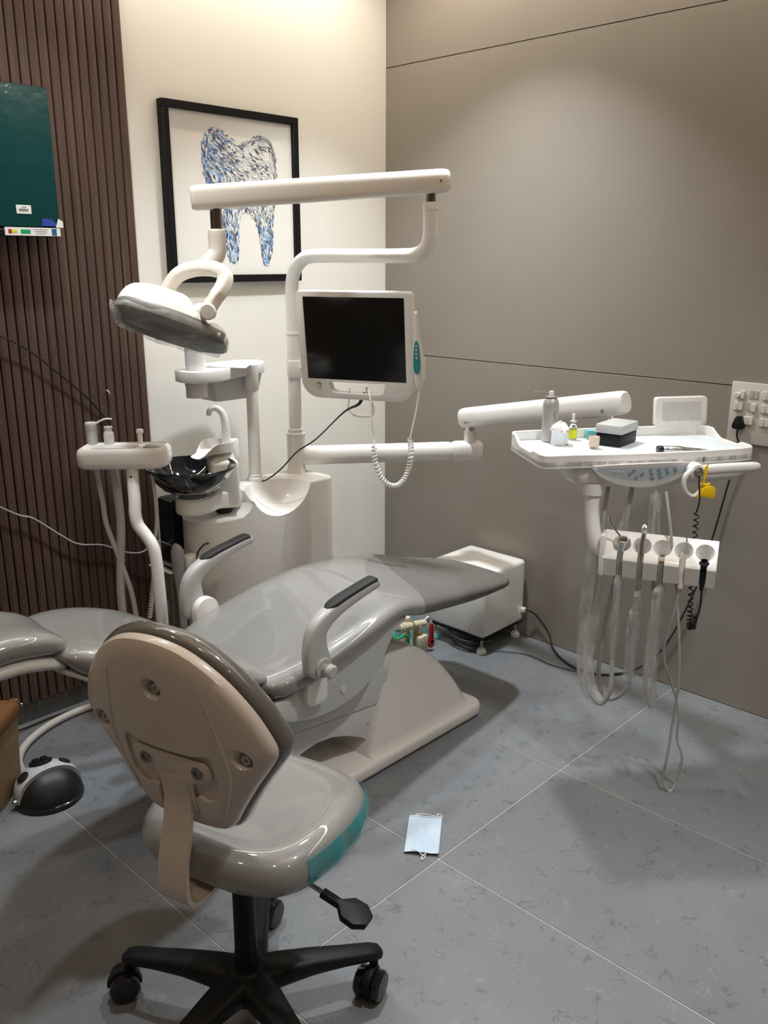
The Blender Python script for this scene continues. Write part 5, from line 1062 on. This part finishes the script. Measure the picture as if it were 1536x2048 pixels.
as3 = thing('saliva_ejector', 'small white saliva ejector knob on the right end of the left rest', 'saliva ejector', (1.463,2.47,0.98))
q2_ = V(1.463,2.482,0)
link('knob', lathe([(0.008,0.99),(0.008,1.030),(0.0115,1.034),(0.0115,1.043),(0.009,1.046),(0,1.046)],q2_,(0,0,1),16), 'plastic_white', as3)
link('hose', tube([q2_+V(0.006,-0.006,0.99),q2_+V(0.02,-0.02,0.90),q2_+V(0.024,-0.024,0.76),q2_+V(0.012,-0.02,0.66)],0.0058,10,6).merge(tube([q2_+V(0.012,-0.02,0.66),q2_+V(0.004,-0.018,0.56)],[0.007,0.007],10)), 'hose_white', as3)
link('corrugated_hose', coil([q2_+V(0.004,-0.018,0.56),q2_+V(-0.006,-0.016,0.50),q2_+V(-0.022,-0.010,0.40)],0.0045,0.0045,22,10), 'hose_white', as3)

# ================================================================= COMPUTER TOWER on a printed box behind the unit
pcx = thing('computer_tower', 'black computer tower standing behind the unit by the wall', 'computer', (1.79,2.664,0.481))
link('case', rbox((1.79,2.664,0.612),(0.27,0.088,0.262),0.003,2), 'black_plastic', pcx)
link('front_panel', rbox((1.651,2.664,0.612),(0.010,0.086,0.258),0.003,1), 'black_gloss', pcx)
link('drive_slot', rbox((1.6455,2.668,0.575),(0.002,0.064,0.004),0), 'plastic_grey', pcx)
link('badge', rbox((1.6455,2.636,0.510),(0.002,0.014,0.018),0), 'pc_badge', pcx)
for k in range(3): link('port', rbox((1.6455,2.645+0.014*k,0.650),(0.002,0.008,0.005),0), 'rubber_dark', pcx)
cb_ = thing('cardboard_box', 'greyish printed carton box under the computer tower', 'box', (1.64,2.69,0))
link('carton', rbox((1.79,2.680,0.239),(0.34,0.145,0.478),0.003,1), 'cardboard', cb_)
link('carton_flap', rbox((1.624,2.676,0.4795),(0.02,0.14,0.002),0), 'paper_cream', cb_)
for k,(dx,dz,mm) in enumerate(((0.0,0.0,'cup_cream'),(0.016,-0.004,'brown_lid'),(0.032,-0.012,'button_violet'),(0.046,-0.02,'print_grey'))):
    link('printed_bottle', rbox((1.6195,2.672-dx,0.355+dz),(0.001,0.012,0.050),0), mm, cb_)
    link('printed_cap', rbox((1.6195,2.672-dx,0.384+dz),(0.001,0.009,0.006),0), 'rubber_dark', cb_)
# ================================================================= COMPRESSOR / suction box in the corner
co = thing('compressor_box', 'white enclosed compressor cabinet on small feet in the corner', 'compressor', (2.805,2.09,0))
co_c = V(2.805,2.085,0)
link('cabinet', rbox((2.803,2.128,0.217),(0.286,0.300,0.278),0.018,4), 'plastic_white', co)
link('underside_pan', rbox((2.803,2.128,0.074),(0.26,0.27,0.022),0.002,1), 'black_plastic', co)
for (x,y) in ((2.688,2.005),(2.925,2.005),(2.688,2.255),(2.925,2.255)):
    ft = link('foot', lathe([(0.017,0.0),(0.020,0.003),(0.020,0.016),(0.013,0.020),(0.013,0.026),(0,0.026)],(x,y,0),(0,0,1),20), 'plastic_white', co)
    link('foot_stem', lathe([(0.006,0.024),(0.006,0.085)],(x,y,0),(0,0,1),12), 'plastic_grey', ft)
for y in (2.05,2.20): link('screw', lathe([(0.0,0.002),(0.004,0.002),(0.0045,0)],(2.660,y,0.100),(-1,0,0),12), 'steel', co)
link('hose', tube([(2.70,2.20,0.07),(2.66,2.14,0.05),(2.66,2.05,0.045),(2.72,1.98,0.06)],0.007,8,6), 'black_gloss', co)
link('cord_gland', rbox((2.925,1.970,0.135),(0.024,0.020,0.020),0.004,2), 'plastic_white', co)
link('cord_clip', rbox((2.905,1.9755,0.123),(0.012,0.006,0.05),0.002,1), 'plastic_white', co)
link('power_cord', tube([(2.935,1.962,0.135),(2.948,1.92,0.12),(2.945,1.85,0.06),(2.915,1.81,0.02),(2.87,1.74,0.006),(2.835,1.66,0.006),(2.835,1.585,0.006),(2.86,1.53,0.006),(2.91,1.49,0.006)],0.0042,8,7), 'black_cable', co)
single('cable', tube([(2.74,1.98,0.006),(2.80,1.86,0.006),(2.79,1.72,0.006),(2.82,1.60,0.006),(2.83,1.56,0.006)],0.0025,6,7), 'black_cable', 'thin black lead lying on the tiles along the grey wall', 'cable')

# ================================================================= WATER VALVES on the floor between chair and compressor
vv = thing('floor_valve', 'ivory pipe fittings with red lever valve on the floor behind the chair base', 'valve', (2.50,2.20,0))
link('riser', lathe([(0.017,0.0),(0.017,0.16),(0,0.161)],(2.475,2.235,0),(0,0,1),18), 'pipe_ivory', vv)
link('cross_pipe', tube([(2.400,2.205,0.142),(2.50,2.205,0.128),(2.555,2.205,0.118)],0.016,16), 'pipe_ivory', vv)
link('collar', lathe([(0.020,-0.01),(0.020,0.012)],(2.425,2.205,0.139),(1,0,-0.14),16), 'pipe_ivory', vv)
link('brass_ring', lathe([(0.0175,-0.004),(0.0175,0.004)],(2.475,2.205,0.132),(1,0,-0.14),16), 'brass', vv)
link('hex_nut', lathe([(0.011,-0.030),(0.011,0.0)],(2.400,2.205,0.142),(1,0,-0.14),6), 'chrome', vv)
link('elbow', lathe([(0.0185,0.0),(0.0185,0.10)],(2.515,2.205,0.02),(0,0,1),18), 'pipe_ivory', vv)
link('valve_body', rbox((2.520,2.195,0.045),(0.055,0.045,0.07),0.008,2), 'pipe_ivory', vv)
link('brass_ring', lathe([(0.020,0.084),(0.020,0.092)],(2.515,2.205,0),(0,0,1),16), 'brass', vv)
link('lever', prism(blob([(-0.014,0.015),(-0.012,0.045),(-0.009,0.105),(0.0,0.112),(0.009,0.105),(0.011,0.045),(0.016,0.018),(0.006,0.005),(-0.008,0.006)],3),(2.562,2.165,0.012),(1,0,0),(0,0,1),(0,1,0),0.013,0.003), 'red', vv)
link('valve_stem', lathe([(0.008,0),(0.008,0.03)],(2.560,2.195,0.045),(0,-1,0),12), 'red', vv)
link('chrome_elbow', lathe([(0.010,0.0),(0.012,0.012),(0.010,0.03)],(2.556,2.205,0.118),(0.8,0,0.6),14), 'chrome', vv)
single('green_hose', tube([(2.385,2.205,0.143),(2.36,2.195,0.145),(2.345,2.18,0.125),(2.37,2.175,0.118),(2.41,2.185,0.115),(2.44,2.19,0.085),(2.43,2.20,0.03),(2.40,2.24,0.008)],0.006,10,6), 'green', 'bright green water hose curling at the floor valve', 'hose')
rr=random.Random(4); fr=[]
for i in range(7): fr.append([V(2.45+0.045*i+rr.uniform(-.01,.01),2.22+0.035*j+rr.uniform(-.01,.01),0.006+0.05*math.exp(-((i-4)**2+(j-4)**2)/5)*1.4+rr.uniform(0,0.02)) for j in range(8)])
fm=MB().add([p for r in fr for p in r]+[p+V(0,0,0.0008) for r in fr for p in r],[(i*8+j,(i+1)*8+j,(i+1)*8+j+1,i*8+j+1) for i in range(6) for j in range(7)])
fm.v=fm.v[:56]
single('plastic_sheet', fm, 'film_teal', 'crumpled clear teal plastic sheet on the floor behind the valves', 'plastic sheet', sharp=80)

# ================================================================= FOOT CONTROL, BIN, MASK
fcx,fcy = 0.975,2.335
fc = thing('foot_control', 'round grey and black foot control pedal with black buttons', 'foot pedal', (fcx,fcy,0))
link('base', lathe([(0.098,0.0),(0.102,0.004),(0.100,0.014),(0.092,0.020),(0.0,0.020)],(fcx,fcy,0),(0,0,1),48), 'black_gloss', fc)
# dome: grey rear part, sloping black treadle at the front (towards the viewer's right-front)
dv = V(-0.05,-0.999,0); dsd = V(-dv.y,dv.x,0)
def dome(r,q): return V(fcx+r*math.cos(q),fcy+r*math.sin(q),0.018+0.088*math.sqrt(max(0,1-(r/0.098)**2))**0.75)
dm = lathe([(0.098,0.018)]+[(0.098*math.cos(k*PI/2/14),0.018+0.088*math.sin(k*PI/2/14)**0.75) for k in range(1,14)]+[(0.0005,0.106)],(fcx,fcy,0),(0,0,1),56)
dm = boolean_cut(dm, rbox(V(fcx,fcy,0.10)+dv*0.120,(0.2,0.4,0.4),0,rz=math.atan2(dv.y,dv.x)))
link('upper_cover', dm, 'pedal_grey', fc, 50)
tr_=[]
for t,z in ((0.016,0.094),(0.030,0.090),(0.055,0.074),(0.080,0.046),(0.095,0.020)):
    w=math.sqrt(max(0.0004,0.0985**2-t*t)); tr_.append([V(fcx,fcy,0)+dv*t+dsd*(w*math.sin(s_*1.0)/math.sin(1.2))+V(0,0,0.016+(z-0.016)*max(0.06,1-(abs(s_)/1.2)**2.4)) for s_ in [-1.2+2.4*k/16 for k in range(17)]]+[V(fcx,fcy,0)+dv*t+dsd*(w*math.sin(s_)/math.sin(1.2))+V(0,0,0.012) for s_ in [1.2-2.4*k/16 for k in range(17)]])
link('treadle', ring_loft(tr_), 'pedal_black', fc, 50)
def dpt(f,s_): 
    r=math.hypot(f,s_); return dome(r,math.atan2((dv*f+dsd*s_).y,(dv*f+dsd*s_).x)), r
def dbtn(f,s_,ra,h,nm='button'):
    p,r=dpt(f,s_); e=0.004; px_,_=dpt(f+e,s_); pq,_=dpt(f,s_+e); n_=((px_-p).cross(pq-p)).normalized()
    if n_.z<0: n_=-n_
    return link(nm, lathe([(ra,-0.004),(ra,h*0.5),(ra*0.8,h),(0,h)],p,n_,22), 'pedal_black', fc)
dbtn(-0.040,0.0,0.034,0.005,'button_pad')
for k in range(4):
    a=k*PI/2+0.6; dbtn(-0.040+0.016*math.cos(a),0.016*math.sin(a),0.0115,0.012)
dbtn(-0.012,0.062,0.018,0.005); dbtn(-0.012,-0.066,0.019,0.005)
pm_,_ = dpt(0.006,0.0)
for k in range(4): link('vent_hole', lathe([(0.0018,0.0008),(0,0.0008)],pm_+dsd*(0.004*(1 if k%2 else -1))+dv*(0.003*(1 if k//2 else -1))+V(0,0,-0.0008),V(dv.x*0.3,dv.y*0.3,1),8), 'print_grey', fc)
link('side_screw', lathe([(0.010,0),(0.010,0.01),(0.006,0.013),(0,0.013)],V(fcx,fcy,0.022)+dsd*-0.096,-dsd,14), 'steel', fc)
link('foot_hose', tube([V(fcx-0.02,fcy+0.075,0.03),V(0.965,2.47,0.016),V(0.985,2.56,0.014),V(1.035,2.635,0.014),V(1.11,2.69,0.014),V(1.20,2.725,0.014),V(1.30,2.735,0.014),V(1.42,2.72,0.014),V(1.55,2.66,0.014)],0.0125,12,8), 'hose_white', fc)
single('cable', tube([(1.02,2.70,0.10),(1.04,2.74,0.03),(1.10,2.765,0.008),(1.20,2.775,0.006),(1.32,2.765,0.006),(1.45,2.74,0.006)],0.003,6,7), 'black_cable', 'thin black cable on the floor below the reclined backrest', 'cable')
bn = thing('waste_bin', 'tan waste bin with brown lid at the left edge', 'bin', (0.845,2.462,0))
bc = V(0.845,2.462,0)
br=[]
for z,k in ((0.0,0.86),(0.01,0.88),(0.24,1.0),(0.245,1.0)):
    br.append([bc+V((a*math.cos(0.75)-b*math.sin(0.75))*k,(a*math.sin(0.75)+b*math.cos(0.75))*k,z) for a,b in rpoly(0.20,0.165,0.03,4)])
link('bin_body', ring_loft(br), 'tan_bin', bn, 45)
lr=[]
for z,k in ((0.235,1.06),(0.25,1.08),(0.268,1.04),(0.278,0.9),(0.281,0.5)):
    lr.append([bc+V((a*math.cos(0.75)-b*math.sin(0.75))*k,(a*math.sin(0.75)+b*math.cos(0.75))*k,z) for a,b in rpoly(0.20,0.165,0.03,4)])
link('lid', ring_loft(lr), 'brown_lid', bn, 45)
link('hinge_strap', rbox(bc+V(0.115,0.03,0.25),(0.05,0.03,0.035),0.008,2,rz=0.75), 'brown_lid', bn)
link('stud', lathe([(0.006,0),(0.005,0.004),(0,0.005)],bc+V(0.143,0.03,0.245),V(0.7,-0.7,0),12), 'chrome', bn)
link('back_frame', rbox(bc+V(0.112,0.058,0.12),(0.008,0.03,0.24),0.002,1,rz=0.75), 'black_plastic', bn)

mk = thing('face_mask', 'pale blue pleated surgical face mask lying on the tiles', 'face mask', (1.62,1.386,0))
m0=V(1.660,1.478,0); ex=V(1.716-1.660,1.401-1.478,0); ey=V(1.523-1.660,1.375-1.478,0); g=[]; NX,NY=22,14
rr=random.Random(9)
for i in range(NX+1):
    for j in range(NY+1):
        u,v=i/NX,j/NY; pl_=0.0022*math.sin(u*PI*1)+0.0012*(abs((u*3.2)%1-0.5)*2)*(1 if 0.25<u<0.8 else 0.2)
        edge=0.006*(max(0,(v-0.93)/0.07)+max(0,(u-0.95)/0.05)*0.4)
        g.append(m0+ex*u+ey*v+V(0,0,0.0025+pl_+edge+0.002*math.sin(v*PI)+0.0012*math.sin(u*9+v*5)))
n1=len(g); g2=[p-V(0,0,0.0016) for p in g]
W1=NY+1; fs=[(i*W1+j,(i+1)*W1+j,(i+1)*W1+j+1,i*W1+j+1) for i in range(NX) for j in range(NY)]
mm=MB().add(g+g2,fs+[tuple(n1+k for k in reversed(f)) for f in fs]+[(i*W1,n1+i*W1,n1+(i+1)*W1,(i+1)*W1) for i in range(NX)]+[(i*W1+NY,(i+1)*W1+NY,n1+(i+1)*W1+NY,n1+i*W1+NY) for i in range(NX)]+[(j,j+1,n1+j+1,n1+j) for j in range(NY)]+[(NX*W1+j,n1+NX*W1+j,n1+NX*W1+j+1,NX*W1+j+1) for j in range(NY)])
mb_=link('mask_body', mm, 'mask_blue', mk, 60)
for v0 in (0.03,0.97): link('welded_edge', tube([m0+ex*0.02+ey*v0+V(0,0,0.0055),m0+ex*0.5+ey*v0+V(0,0,0.0075),m0+ex*0.98+ey*v0+V(0,0,0.0055)],0.0012,6,4), 'paper_white', mk)
link('ear_loop', tube([m0+ex*0.18+ey*0.02+V(0,0,0.006),m0+ex*0.28+ey*-0.03+V(0,0,0.006),m0+ex*0.50+ey*-0.055+V(0,0,0.004),m0+ex*0.78+ey*-0.035+V(0,0,0.003),m0+ex*0.98+ey*-0.02+V(0,0,0.003),m0+ex*0.97+ey*-0.065+V(0,0,0.004),m0+ex*0.84+ey*-0.065+V(0,0,0.006),m0+ex*0.86+ey*-0.02+V(0,0,0.007),m0+ex*0.93+ey*0.03+V(0,0,0.006)],0.0013,6,7), 'paper_white', mk)
link('ear_loop', tube([m0+ex*0.15+ey*0.97+V(0,0,0.008),m0+ex*0.20+ey*0.93+V(0,0,0.010),m0+ex*0.34+ey*0.94+V(0,0,0.010),m0+ex*0.42+ey*1.0+V(0,0,0.012),m0+ex*0.54+ey*1.03+V(0,0,0.006),m0+ex*0.62+ey*1.02+V(0,0,0.004),m0+ex*0.60+ey*1.08+V(0,0,0.004),m0+ex*0.53+ey*1.13+V(0,0,0.004),m0+ex*0.54+ey*1.07+V(0,0,0.007),m0+ex*0.64+ey*1.00+V(0,0,0.008)],0.0013,6,7), 'paper_white', mk)
